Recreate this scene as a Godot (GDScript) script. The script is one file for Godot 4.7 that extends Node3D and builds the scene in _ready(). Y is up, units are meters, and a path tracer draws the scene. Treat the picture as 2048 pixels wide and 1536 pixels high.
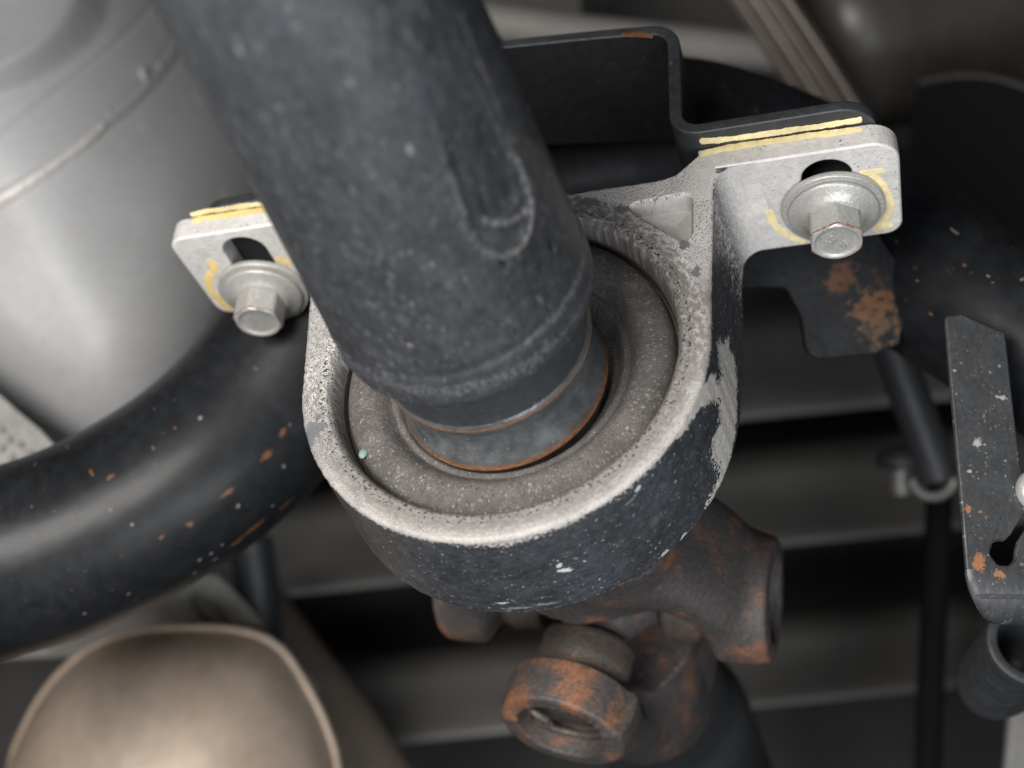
extends Node3D
# Propeller shaft carrier bearing under a vehicle. Distances in metres; the ring of the bearing is the origin,
# the shaft runs along z (towards the camera), y is up and the photographer looks up from below.

const K := 0.001
const CAM := Vector3(0.1108, -0.2584, 0.3438)
const RIGHT := Vector3(0.96312, 0.04493, -0.26530)
const UP := Vector3(0.11432, 0.82423, 0.55460)
const BACK := Vector3(0.24359, -0.56447, 0.78869)
const SHAFT := Vector3(-0.0008, -0.0038, 0.0)

var tones := PackedByteArray()
var used := {}

# ------------------------------------------------------------------ mesh helpers
class Geo:
	var v := PackedVector3Array()
	var n := PackedVector3Array()
	var uv := PackedVector2Array()
	var c := PackedColorArray()
	var idx := PackedInt32Array()

	func grid(rows: Array, uvs: Array = [], closed := false, tint: Array = []) -> void:
		var h: int = rows.size()
		var w: int = rows[0].size()
		var base := v.size()
		var nn := PackedVector3Array()
		nn.resize(h * w)
		for i in h - 1:
			var a: PackedVector3Array = rows[i]
			var b: PackedVector3Array = rows[i + 1]
			for j in w - 1:
				var q := (b[j + 1] - a[j]).cross(b[j] - a[j + 1])
				nn[i * w + j] += q
				nn[i * w + j + 1] += q
				nn[(i + 1) * w + j] += q
				nn[(i + 1) * w + j + 1] += q
				var k := base + i * w + j
				idx.append_array(PackedInt32Array([k, k + 1, k + w, k + 1, k + w + 1, k + w]))
		for i in h:
			if closed:
				var s := nn[i * w] + nn[i * w + w - 1]
				nn[i * w] = s
				nn[i * w + w - 1] = s
			v.append_array(rows[i])
			for j in w:
				var q := nn[i * w + j]
				n.append(-q.normalized() if q.length_squared() > 0.0 else Vector3.UP)
				uv.append(uvs[i][j] if uvs.size() else Vector2(float(j) / (w - 1), float(i) / (h - 1)))
				c.append(tint[i][j] if tint.size() else Color.WHITE)

	func flat(pts: PackedVector3Array, tris: PackedInt32Array, normal: Vector3, uvscale := 10.0) -> void:
		var base := v.size()
		for p in pts:
			v.append(p)
			n.append(normal)
			uv.append(Vector2(p.x, p.y) * uvscale)
			c.append(Color.WHITE)
		for t in range(0, tris.size(), 3):
			var q := (pts[tris[t + 2]] - pts[tris[t]]).cross(pts[tris[t + 1]] - pts[tris[t]])
			if q.dot(normal) >= 0.0:
				idx.append_array(PackedInt32Array([base + tris[t], base + tris[t + 1], base + tris[t + 2]]))
			else:
				idx.append_array(PackedInt32Array([base + tris[t], base + tris[t + 2], base + tris[t + 1]]))


func surface(am: ArrayMesh, g: Geo, m: Material) -> void:
	var a := []
	a.resize(Mesh.ARRAY_MAX)
	a[Mesh.ARRAY_VERTEX] = g.v
	a[Mesh.ARRAY_NORMAL] = g.n
	a[Mesh.ARRAY_TEX_UV] = g.uv
	a[Mesh.ARRAY_COLOR] = g.c
	a[Mesh.ARRAY_INDEX] = g.idx
	am.add_surface_from_arrays(Mesh.PRIMITIVE_TRIANGLES, a)
	am.surface_set_material(am.get_surface_count() - 1, m)


func put(called: String, g, m, parent: Node3D = self) -> MeshInstance3D:
	var am := ArrayMesh.new()
	if g is Array:
		for i in g.size():
			surface(am, g[i], m[i])
	else:
		surface(am, g, m)
	var o := MeshInstance3D.new()
	o.mesh = am
	o.name = fresh(called, parent)
	parent.add_child(o, true)
	return o


func fresh(called: String, parent: Node) -> String:
	if not parent.has_node(called):
		return called
	var k := 1
	while parent.has_node("%s_%03d" % [called, k]):
		k += 1
	return "%s_%03d" % [called, k]


func tag(o: Node, label: String, category: String, group := "", kind := "") -> void:
	o.set_meta("label", label)
	o.set_meta("category", category)
	if group:
		o.set_meta("group", group)
	if kind:
		o.set_meta("kind", kind)


func thing(called: String, label: String, category: String, at_ := Vector3.ZERO, b := Basis.IDENTITY, group := "") -> Node3D:
	var o := Node3D.new()
	o.name = fresh(called, self)
	add_child(o, true)
	o.transform = Transform3D(b, at_)
	tag(o, label, category, group)
	return o


# a point so many pixels across and down at a distance of d metres before the camera
func seen(x: float, y: float, d: float) -> Vector3:
	return CAM + RIGHT * ((x - 1024.0) / 2866.0 * d) + UP * ((768.0 - y) / 2866.0 * d) - BACK * d


func rounded(pts: Array, rad: Array, steps := 6, closed := true) -> PackedVector2Array:
	var out := PackedVector2Array()
	var m := pts.size()
	for i in m:
		var r: float = rad[i] if i < rad.size() else 0.0
		if r <= 0.0 or (not closed and (i == 0 or i == m - 1)):
			out.append(pts[i])
			continue
		var p: Vector2 = pts[i]
		var a: Vector2 = (pts[(i - 1 + m) % m] - p)
		var b: Vector2 = (pts[(i + 1) % m] - p)
		var la := a.length()
		var lb := b.length()
		a /= la
		b /= lb
		var half := acos(clampf(a.dot(b), -0.9999, 0.9999)) / 2.0
		var t := minf(r / tan(half), minf(la, lb) * 0.499)
		var rr := t * tan(half)
		var c := p + (a + b).normalized() * (rr / sin(half))
		var p0 := p + a * t - c
		var ang := p0.angle_to(p + b * t - c)
		for k in steps + 1:
			out.append(c + p0.rotated(ang * k / steps))
	return out


func resampled(p: PackedVector2Array, step: float, closed := true) -> PackedVector2Array:
	var out := PackedVector2Array()
	var m := p.size()
	for i in (m if closed else m - 1):
		var a := p[i]
		var b := p[(i + 1) % m]
		var k := maxi(1, int(ceil(a.distance_to(b) / step)))
		for j in k:
			out.append(a.lerp(b, float(j) / k))
	if not closed:
		out.append(p[m - 1])
	return out


func inset(p: PackedVector2Array, d: float) -> PackedVector2Array:
	var out := PackedVector2Array()
	var m := p.size()
	var area := 0.0
	for i in m:
		area += p[i].cross(p[(i + 1) % m])
	for i in m:
		var e := (p[i] - p[(i - 1 + m) % m]).normalized()
		var f := (p[(i + 1) % m] - p[i]).normalized()
		var q := (e.orthogonal() + f.orthogonal()).normalized()
		if e == Vector2.ZERO:
			q = f.orthogonal()
		var s := 1.0 / maxf(0.4, q.dot(f.orthogonal()))
		out.append(p[i] + q * (d * s) * (-1.0 if area > 0.0 else 1.0))
	return out


# a plate: a 2D outline (local x, y) that runs from z0 to z1, with bevelled edges and perhaps holes
func prism(g: Geo, poly: PackedVector2Array, z0: float, z1: float, xf: Transform3D, bev := 0.0005, holes: Array = []) -> void:
	var loops := [poly] + holes
	var caps := []
	for li in loops.size():
		var p: PackedVector2Array = loops[li]
		var d: float = bev if li == 0 else -bev
		var pin := inset(p, d)
		var mid := inset(p, d * 0.3)
		var rows := []
		for s in [[pin, z0], [mid, z0 + bev * 0.3], [p, z0 + bev], [p, (z0 + z1) / 2.0], [p, z1 - bev], [mid, z1 - bev * 0.3], [pin, z1]]:
			var row := PackedVector3Array()
			for k in p.size() + 1:
				var q: Vector2 = s[0][k % p.size()]
				row.append(xf * Vector3(q.x, q.y, s[1]))
			rows.append(row)
		g.grid(rows, [], true)
		caps.append(pin)
	var cap: PackedVector2Array = caps[0]
	for li in range(1, caps.size()):
		cap = keyhole(cap, caps[li])
	var tris := Geometry2D.triangulate_polygon(cap)
	for z in [z0, z1]:
		var pts := PackedVector3Array()
		for q in cap:
			pts.append(xf * Vector3(q.x, q.y, z))
		g.flat(pts, tris, (xf.basis * Vector3(0, 0, -1.0 if z == z0 else 1.0)).normalized() * (1.0 if z1 > z0 else -1.0))


func keyhole(a: PackedVector2Array, hole: PackedVector2Array) -> PackedVector2Array:
	var sa := 0.0
	for i in a.size():
		sa += a[i].cross(a[(i + 1) % a.size()])
	var sh := 0.0
	for i in hole.size():
		sh += hole[i].cross(hole[(i + 1) % hole.size()])
	if sa * sh > 0.0:
		hole = hole.duplicate()
		hole.reverse()
	var best := INF
	var ia := 0
	var ih := 0
	for i in a.size():
		for j in hole.size():
			var d := a[i].distance_squared_to(hole[j])
			if d < best:
				best = d
				ia = i
				ih = j
	var out := a.slice(0, ia + 1)
	for j in hole.size() + 1:
		out.append(hole[(ih + j) % hole.size()])
	out.append_array(a.slice(ia))
	return out


# profile: Vector2(radius, height along the local y axis)
func lathe(g: Geo, prof: Array, segs: int, xf: Transform3D, a0 := 0.0, a1 := TAU) -> void:
	var rows := []
	for p: Vector2 in prof:
		var row := PackedVector3Array()
		for k in segs + 1:
			var t := lerpf(a0, a1, float(k) / segs)
			row.append(xf * Vector3(cos(t) * p.x, p.y, -sin(t) * p.x))
		rows.append(row)
	g.grid(rows, [], absf(a1 - a0 - TAU) < 0.001)


# a pipe along points; the radius may vary; uv = (along, around)
func pipe(g: Geo, pts: PackedVector3Array, rad, segs := 32, capped := true, squash := 1.0, first := Vector3.UP) -> void:
	var rows := []
	var uvs := []
	var m := pts.size()
	var side := first
	for i in m:
		var t := (pts[mini(i + 1, m - 1)] - pts[maxi(i - 1, 0)]).normalized()
		side = (side - t * side.dot(t)).normalized()
		var other := t.cross(side)
		var r: float = rad[i] if rad is Array or rad is PackedFloat32Array else rad
		var row := PackedVector3Array()
		var uvr := PackedVector2Array()
		for k in segs + 1:
			var a := TAU * k / segs
			row.append(pts[i] + (side * cos(a) + other * sin(a) * squash) * r)
			uvr.append(Vector2(float(i) / (m - 1), float(k) / segs))
		rows.append(row)
		uvs.append(uvr)
	g.grid(rows, uvs, true)
	if capped:
		for e in [0, m - 1]:
			var fan := PackedInt32Array()
			for k in range(1, segs - 1):
				fan.append_array(PackedInt32Array([0, k, k + 1]))
			var ring: PackedVector3Array = rows[e]
			g.flat(ring.slice(0, segs), fan, (pts[e] - pts[1 if e == 0 else m - 2]).normalized())


func smooth_path(pts: Array, step: float) -> PackedVector3Array:
	var cv := Curve3D.new()
	cv.bake_interval = step
	for i in pts.size():
		var a: Vector3 = pts[maxi(i - 1, 0)]
		var b: Vector3 = pts[mini(i + 1, pts.size() - 1)]
		cv.add_point(pts[i], -(b - a) / 6.0, (b - a) / 6.0)
	var out := PackedVector3Array()
	for q in cv.get_baked_points():
		if out.is_empty() or out[out.size() - 1].distance_to(q) > step * 0.02:
			out.append(q)
	return out


# surface nets: meshes the zero level of a distance function
func nets(g: Geo, f: Callable, lo: Vector3, hi: Vector3, cell: float) -> void:
	var d := (hi - lo) / cell
	var nx := int(d.x) + 2
	var ny := int(d.y) + 2
	var nz := int(d.z) + 2
	var val := PackedFloat32Array()
	val.resize(nx * ny * nz)
	val.fill(1.0)
	# coarse pass: skip blocks that the surface cannot reach
	const B := 4
	for bz in range(0, nz, B):
		for by in range(0, ny, B):
			for bx in range(0, nx, B):
				var mid: float = f.call(lo + Vector3(bx + B / 2.0, by + B / 2.0, bz + B / 2.0) * cell)
				var near: bool = absf(mid) < cell * B * 1.3
				for z in range(bz, mini(bz + B, nz)):
					for y in range(by, mini(by + B, ny)):
						for x in range(bx, mini(bx + B, nx)):
							val[x + nx * (y + ny * z)] = f.call(lo + Vector3(x, y, z) * cell) if near else mid
	var id := PackedInt32Array()
	id.resize(nx * ny * nz)
	id.fill(-1)
	var base := g.v.size()
	var e := cell * 0.25
	for z in nz - 1:
		for y in ny - 1:
			for x in nx - 1:
				var k := x + nx * (y + ny * z)
				var cs := [val[k], val[k + 1], val[k + nx], val[k + nx + 1], val[k + nx * ny], val[k + nx * ny + 1], val[k + nx * ny + nx], val[k + nx * ny + nx + 1]]
				var inside := 0
				for q: float in cs:
					inside += 1 if q < 0.0 else 0
				if inside == 0 or inside == 8:
					continue
				var sum := Vector3.ZERO
				var cnt := 0
				for a in 8:
					for bit: int in [1, 2, 4]:
						if a & bit:
							continue
						var va: float = cs[a]
						var vb: float = cs[a | bit]
						if (va < 0.0) != (vb < 0.0):
							var pa := Vector3(a & 1, (a >> 1) & 1, (a >> 2) & 1)
							var pb := Vector3((a | bit) & 1, ((a | bit) >> 1) & 1, ((a | bit) >> 2) & 1)
							sum += pa.lerp(pb, va / (va - vb))
							cnt += 1
				var p := lo + (Vector3(x, y, z) + sum / cnt) * cell
				var v0: float = f.call(p)
				var gr := Vector3(f.call(p + Vector3(e, 0, 0)) - v0, f.call(p + Vector3(0, e, 0)) - v0, f.call(p + Vector3(0, 0, e)) - v0)
				if gr.length_squared() > 0.0:
					gr = gr.normalized()
					p -= gr * clampf(v0, -cell * 0.5, cell * 0.5)
				id[k] = g.v.size()
				g.v.append(p)
				g.n.append(gr)
				g.uv.append(Vector2(p.x, p.y))
				g.c.append(Color.WHITE)
	for z in range(1, nz - 1):
		for y in range(1, ny - 1):
			for x in range(1, nx - 1):
				var k := x + nx * (y + ny * z)
				var s := val[k] < 0.0
				for ax in 3:
					var st: int = [1, nx, nx * ny][ax]
					if (val[k + st] < 0.0) == s:
						continue
					var o1: int = [nx, nx * ny, 1][ax]
					var o2: int = [nx * ny, 1, nx][ax]
					var a := id[k - o1 - o2]
					var b := id[k - o2]
					var c := id[k]
					var dd := id[k - o1]
					if a < 0 or b < 0 or c < 0 or dd < 0:
						continue
					if s:
						g.idx.append_array(PackedInt32Array([a, c, b, a, dd, c]))
					else:
						g.idx.append_array(PackedInt32Array([a, b, c, a, c, dd]))


# ------------------------------------------------------------------ paint helpers
func byte_of(x: float) -> int:
	return tones[clampi(int(x * 2047.0), 0, 2047)]


func noise(w: int, h: int, sd: int, freq: float, oct := 3, seamless := false) -> PackedByteArray:
	var f := FastNoiseLite.new()
	f.seed = sd
	f.noise_type = FastNoiseLite.TYPE_SIMPLEX_SMOOTH
	f.frequency = freq
	f.fractal_octaves = oct
	var im: Image = f.get_seamless_image(w, h) if seamless else f.get_image(w, h)
	return im.get_data()


func smooth(a: float, b: float, x: float) -> float:
	var t := clampf((x - a) / (b - a), 0.0, 1.0)
	return t * t * (3.0 - 2.0 * t)


class Pic:
	var w: int
	var h: int
	var d := PackedByteArray()


# base colour (linear) with coarse and fine tone, a second colour where noise passes a limit, and specks
func paint(w: int, h: int, sd: int, base: Color, o := {}) -> Pic:
	var seamless: bool = o.get("seamless", false)
	var big := noise(w, h, sd, o.get("f1", 0.006), 3, seamless)
	var mid := noise(w, h, sd + 1, o.get("f2", 0.04), 3, seamless)
	var fine := noise(w, h, sd + 2, o.get("f3", 0.25), 2, seamless)
	var a1: float = o.get("a1", 0.3)
	var a2: float = o.get("a2", 0.25)
	var a3: float = o.get("a3", 0.25)
	var mixc: Color = o.get("mix", base)
	var lim: float = o.get("limit", 2.0)
	var soft: float = o.get("soft", 0.08)
	var pic := Pic.new()
	pic.w = w
	pic.h = h
	pic.d.resize(w * h * 3)
	for i in w * h:
		var n1 := big[i] / 127.5 - 1.0
		var n2 := mid[i] / 127.5 - 1.0
		var n3 := fine[i] / 127.5 - 1.0
		var b := (1.0 + a1 * n1) * (1.0 + a2 * n2) * (1.0 + a3 * n3) * 2047.0
		var cr := base.r
		var cg := base.g
		var cb := base.b
		if lim < 1.5:
			var t := clampf((n1 * 0.55 + n2 * 0.35 + n3 * 0.15 - lim) / soft, 0.0, 1.0)
			cr += (mixc.r - cr) * t
			cg += (mixc.g - cg) * t
			cb += (mixc.b - cb) * t
		pic.d[i * 3] = tones[clampi(int(cr * b), 0, 2047)]
		pic.d[i * 3 + 1] = tones[clampi(int(cg * b), 0, 2047)]
		pic.d[i * 3 + 2] = tones[clampi(int(cb * b), 0, 2047)]
	return pic


func dab(p: Pic, x: float, y: float, rx: float, ry: float, rot: float, col: Color, alpha := 1.0, rag := 0.5, rough: FastNoiseLite = null, soft := 0.3) -> void:
	var r := maxf(rx, ry) * (1.0 + rag) + 1.0
	var cr := byte_of(col.r)
	var cg := byte_of(col.g)
	var cb := byte_of(col.b)
	var cs := cos(rot)
	var sn := sin(rot)
	for yy in range(maxi(0, int(y - r)), mini(p.h, int(y + r) + 2)):
		for xx in range(maxi(0, int(x - r)), mini(p.w, int(x + r) + 2)):
			var dx := xx + 0.5 - x
			var dy := yy + 0.5 - y
			var e := Vector2((dx * cs + dy * sn) / rx, (dy * cs - dx * sn) / ry).length()
			if rough:
				e += rough.get_noise_2d(xx, yy) * rag * 2.0
			var t := clampf((1.0 - e) / soft + 0.5, 0.0, 1.0) * alpha
			if t <= 0.0:
				continue
			var i := (yy * p.w + xx) * 3
			p.d[i] += int((cr - p.d[i]) * t)
			p.d[i + 1] += int((cg - p.d[i + 1]) * t)
			p.d[i + 2] += int((cb - p.d[i + 2]) * t)


func specks(p: Pic, sd: int, count: int, r0: float, r1: float, cols: Array, alpha0 := 0.2, alpha1 := 0.9, stretch := 1.0) -> void:
	var rng := RandomNumberGenerator.new()
	rng.seed = sd
	for k in count:
		var r := r0 + (r1 - r0) * pow(rng.randf(), 3.0)
		dab(p, rng.randf() * p.w, rng.randf() * p.h, r * rng.randf_range(0.7, 1.6 * stretch), r, rng.randf() * TAU if stretch < 1.5 else rng.randf_range(-0.3, 0.3), cols[rng.randi() % cols.size()], rng.randf_range(alpha0, alpha1), 0.0, null, 0.6)


func rougher(sd: int, freq: float) -> FastNoiseLite:
	var f := FastNoiseLite.new()
	f.seed = sd
	f.frequency = freq
	f.fractal_octaves = 3
	return f


func picture(p: Pic) -> ImageTexture:
	return ImageTexture.create_from_image(Image.create_from_data(p.w, p.h, false, Image.FORMAT_RGB8, p.d))


var grains := {}
func grain(sd: int, freq: float, oct := 3, side := 512) -> ImageTexture:
	var key := [sd, freq, oct, side]
	if not grains.has(key):
		var f := rougher(sd, freq)
		f.fractal_octaves = oct
		grains[key] = ImageTexture.create_from_image(f.get_seamless_image(side, side))
	return grains[key]


func plain_grain(w: int, h: int, sd: int, freq: float) -> ImageTexture:
	return ImageTexture.create_from_image(Image.create_from_data(w, h, false, Image.FORMAT_L8, noise(w, h, sd, freq)))


func mat(tex, rough: float, metal := 0.0, spec := 0.5) -> StandardMaterial3D:
	var m := StandardMaterial3D.new()
	if tex is Color:
		m.albedo_color = (tex as Color).linear_to_srgb()
	else:
		m.albedo_texture = tex
	m.roughness = rough
	m.metallic = metal
	m.metallic_specular = spec
	m.vertex_color_use_as_albedo = true
	return m


func bumped(m: StandardMaterial3D, t: Texture2D, cm: float) -> StandardMaterial3D:
	m.heightmap_enabled = true
	m.heightmap_texture = t
	m.heightmap_scale = cm
	return m


func tri(m: StandardMaterial3D, scale: float) -> StandardMaterial3D:
	m.uv1_triplanar = true
	m.uv1_scale = Vector3.ONE * scale
	return m


# ------------------------------------------------------------------ scene
var M := {}


func _ready() -> void:
	tones.resize(2048)
	for i in 2048:
		var l := i / 2047.0
		tones[i] = int(clampf(255.0 * (12.92 * l if l <= 0.0031308 else 1.055 * pow(l, 1.0 / 2.4) - 0.055), 0.0, 255.0))
	camera_and_light()
	materials()
	floor_and_far()
	housing()
	exhaust()
	crossmember()
	hat_bracket()
	universal_joint()
	bearing()
	shaft()
	bolts()
	hanger()


func lamp(called: String, at_: Vector3, towards: Vector3, size: Vector2, energy: float, col: Color) -> void:
	var l := AreaLight3D.new()
	l.name = called
	l.area_size = size
	l.light_energy = energy
	l.light_color = col
	l.shadow_enabled = true
	add_child(l)
	l.look_at_from_position(at_, towards, Vector3(0.3, 0.9, 0.2))


func camera_and_light() -> void:
	var cam := Camera3D.new()
	cam.name = "camera"
	cam.fov = 30.0
	cam.near = 0.05
	cam.far = 20.0
	var ph := CameraAttributesPhysical.new()
	ph.frustum_focal_length = 44.785
	ph.frustum_focus_distance = 0.452
	ph.frustum_near = 0.05
	ph.frustum_far = 20.0
	ph.exposure_aperture = 5.8
	cam.attributes = ph
	add_child(cam)
	cam.transform = Transform3D(Basis(RIGHT, UP, BACK).orthonormalized(), CAM)
	cam.current = true
	var we := WorldEnvironment.new()
	we.name = "surroundings"
	var e := Environment.new()
	e.background_mode = Environment.BG_COLOR
	e.background_color = Color(0.012, 0.012, 0.013).linear_to_srgb()
	e.tonemap_mode = Environment.TONE_MAPPER_LINEAR
	e.tonemap_exposure = 1.45
	e.sdfgi_enabled = true
	e.ssao_enabled = true
	e.ssil_enabled = true
	we.environment = e
	add_child(we)
	# two soft workshop lamps beside the photographer
	lamp("soft_key_lamp", CAM + RIGHT * -0.24 + UP * 0.10 + BACK * 0.06, Vector3(0.0, 0.0, 0.0), Vector2(0.30, 0.26), 0.52, Color(1.0, 0.985, 0.965))
	lamp("soft_low_lamp", CAM + RIGHT * 0.16 + UP * -0.28 + BACK * 0.0, Vector3(0.02, 0.0, -0.03), Vector2(0.36, 0.26), 0.20, Color(0.97, 0.985, 1.0))


func materials() -> void:
	var rust := Color(0.19, 0.075, 0.034)
	var p := paint(512, 512, 11, Color(0.030, 0.0325, 0.036), {"a1": 0.25, "a2": 0.25, "a3": 0.3, "seamless": true})
	specks(p, 5, 500, 0.8, 3.0, [Color(0.16, 0.16, 0.17), Color(0.1, 0.1, 0.1), Color(0.14, 0.1, 0.07)], 0.1, 0.6)
	M.black = bumped(tri(mat(picture(p), 0.5), 9.0), grain(3, 0.03), 0.03)
	p = paint(512, 512, 21, Color(0.53, 0.515, 0.50), {"a1": 0.1, "a2": 0.12, "a3": 0.12, "seamless": true})
	specks(p, 22, 1500, 0.6, 1.8, [Color(0.05, 0.05, 0.05), Color(0.16, 0.15, 0.14)], 0.2, 0.8)
	specks(p, 23, 60, 4.0, 16.0, [Color(0.3, 0.27, 0.24), Color(0.62, 0.6, 0.58)], 0.1, 0.35)
	M.cast = bumped(tri(mat(picture(p), 0.62, 0.15), 11.0), grain(4, 0.08), 0.012)
	p = paint(512, 512, 31, Color(0.40, 0.395, 0.38), {"a1": 0.14, "a2": 0.16, "a3": 0.08, "mix": Color(0.3, 0.24, 0.17), "limit": 0.27, "soft": 0.35, "seamless": true})
	specks(p, 33, 90, 0.8, 3.0, [Color(0.22, 0.12, 0.07), Color(0.1, 0.1, 0.1)], 0.2, 0.6)
	M.zinc = bumped(tri(mat(picture(p), 0.42, 0.35), 25.0), grain(4, 0.05), 0.012)
	p = paint(256, 256, 36, rust, {"a1": 0.4, "a2": 0.4, "a3": 0.3, "seamless": true})
	M.rust = bumped(tri(mat(picture(p), 0.85), 40.0), grain(5, 0.1), 0.05)
	p = paint(512, 512, 41, Color(0.60, 0.58, 0.57), {"a1": 0.12, "a2": 0.45, "a3": 0.9, "f1": 0.01, "f2": 0.09, "seamless": true})
	specks(p, 42, 2600, 0.7, 2.4, [Color(0.2, 0.2, 0.2), Color(1.0, 0.95, 0.9), Color(0.9, 0.8, 0.7)], 0.1, 0.7)
	M.rusty = bumped(tri(mat(picture(p), 0.62), 9.0), grain(5, 0.07), 0.03)
	p = paint(512, 512, 51, Color(0.085, 0.071, 0.062), {"a1": 0.3, "a2": 0.3, "a3": 0.3, "mix": Color(0.2, 0.085, 0.04), "limit": 0.35, "soft": 0.4, "seamless": true})
	M.worn_steel = bumped(tri(mat(picture(p), 0.5, 0.3), 14.0), grain(5, 0.07), 0.03)
	p = paint(512, 512, 61, Color(0.33, 0.335, 0.345), {"a1": 0.08, "a2": 0.06, "a3": 0.08, "seamless": true})
	specks(p, 62, 320, 0.8, 2.6, [Color(0.2, 0.17, 0.14), Color(0.12, 0.12, 0.12)], 0.1, 0.5)
	specks(p, 63, 16, 6.0, 20.0, [Color(0.3, 0.28, 0.25)], 0.1, 0.3)
	M.silver = bumped(tri(mat(picture(p), 0.52, 0.08), 5.0), grain(6, 0.2), 0.006)
	p = paint(512, 512, 71, Color(0.43, 0.35, 0.28), {"a1": 0.25, "a2": 0.2, "a3": 0.1, "mix": Color(0.27, 0.15, 0.085), "limit": 0.2, "soft": 0.5, "seamless": true})
	M.tan = tri(mat(picture(p), 0.55, 0.3), 3.0)
	p = paint(256, 256, 81, Color(0.23, 0.222, 0.212), {"a1": 0.3, "a2": 0.15, "a3": 0.1, "seamless": true})
	M.pan = tri(mat(picture(p), 0.6), 2.0)
	M.deep = tri(mat(picture(paint(256, 256, 82, Color(0.05, 0.048, 0.046), {"a1": 0.3, "seamless": true})), 0.7), 2.0)
	M.olive = tri(mat(picture(paint(256, 256, 83, Color(0.055, 0.052, 0.046), {"a1": 0.2, "seamless": true})), 0.4, 0.1), 2.0)
	p = paint(256, 256, 85, Color(0.31, 0.275, 0.25), {"a1": 0.2, "a2": 0.2, "seamless": true})
	M.brown = tri(mat(picture(p), 0.5, 0.3), 5.0)
	M.dull = tri(mat(picture(paint(256, 256, 87, Color(0.2, 0.195, 0.185), {"a1": 0.2, "seamless": true})), 0.5, 0.3), 4.0)
	M.bare = tri(mat(picture(paint(256, 256, 89, Color(0.6, 0.57, 0.55), {"a1": 0.15, "a2": 0.1, "mix": Color(0.3, 0.24, 0.2), "limit": 0.35, "soft": 0.3, "seamless": true})), 0.55, 0.1), 12.0)
	M.umber = tri(mat(picture(paint(256, 256, 88, Color(0.17, 0.14, 0.115), {"a1": 0.25, "a2": 0.15, "seamless": true})), 0.6, 0.1), 3.0)
	M.dark = mat(Color(0.008, 0.008, 0.009), 0.9, 0.0, 0.2)
	p = paint(256, 256, 91, Color(0.60, 0.45, 0.18), {"a1": 0.2, "a2": 0.15, "a3": 0.12, "seamless": true})
	specks(p, 191, 500, 1.0, 5.0, [Color(0.4, 0.33, 0.18), Color(0.62, 0.55, 0.36)], 0.1, 0.5)
	M.yellow = tri(mat(picture(p), 0.7), 30.0)
	p = paint(256, 256, 93, Color(0.66, 0.56, 0.31), {"a1": 0.2, "a2": 0.15, "a3": 0.12, "seamless": true})
	specks(p, 192, 500, 1.0, 5.0, [Color(0.5, 0.46, 0.34), Color(0.66, 0.62, 0.5)], 0.1, 0.6)
	M.pale_yellow = tri(mat(picture(p), 0.7), 30.0)


func view_basis() -> Basis:
	return Basis(RIGHT, UP, BACK).orthonormalized()


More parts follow.
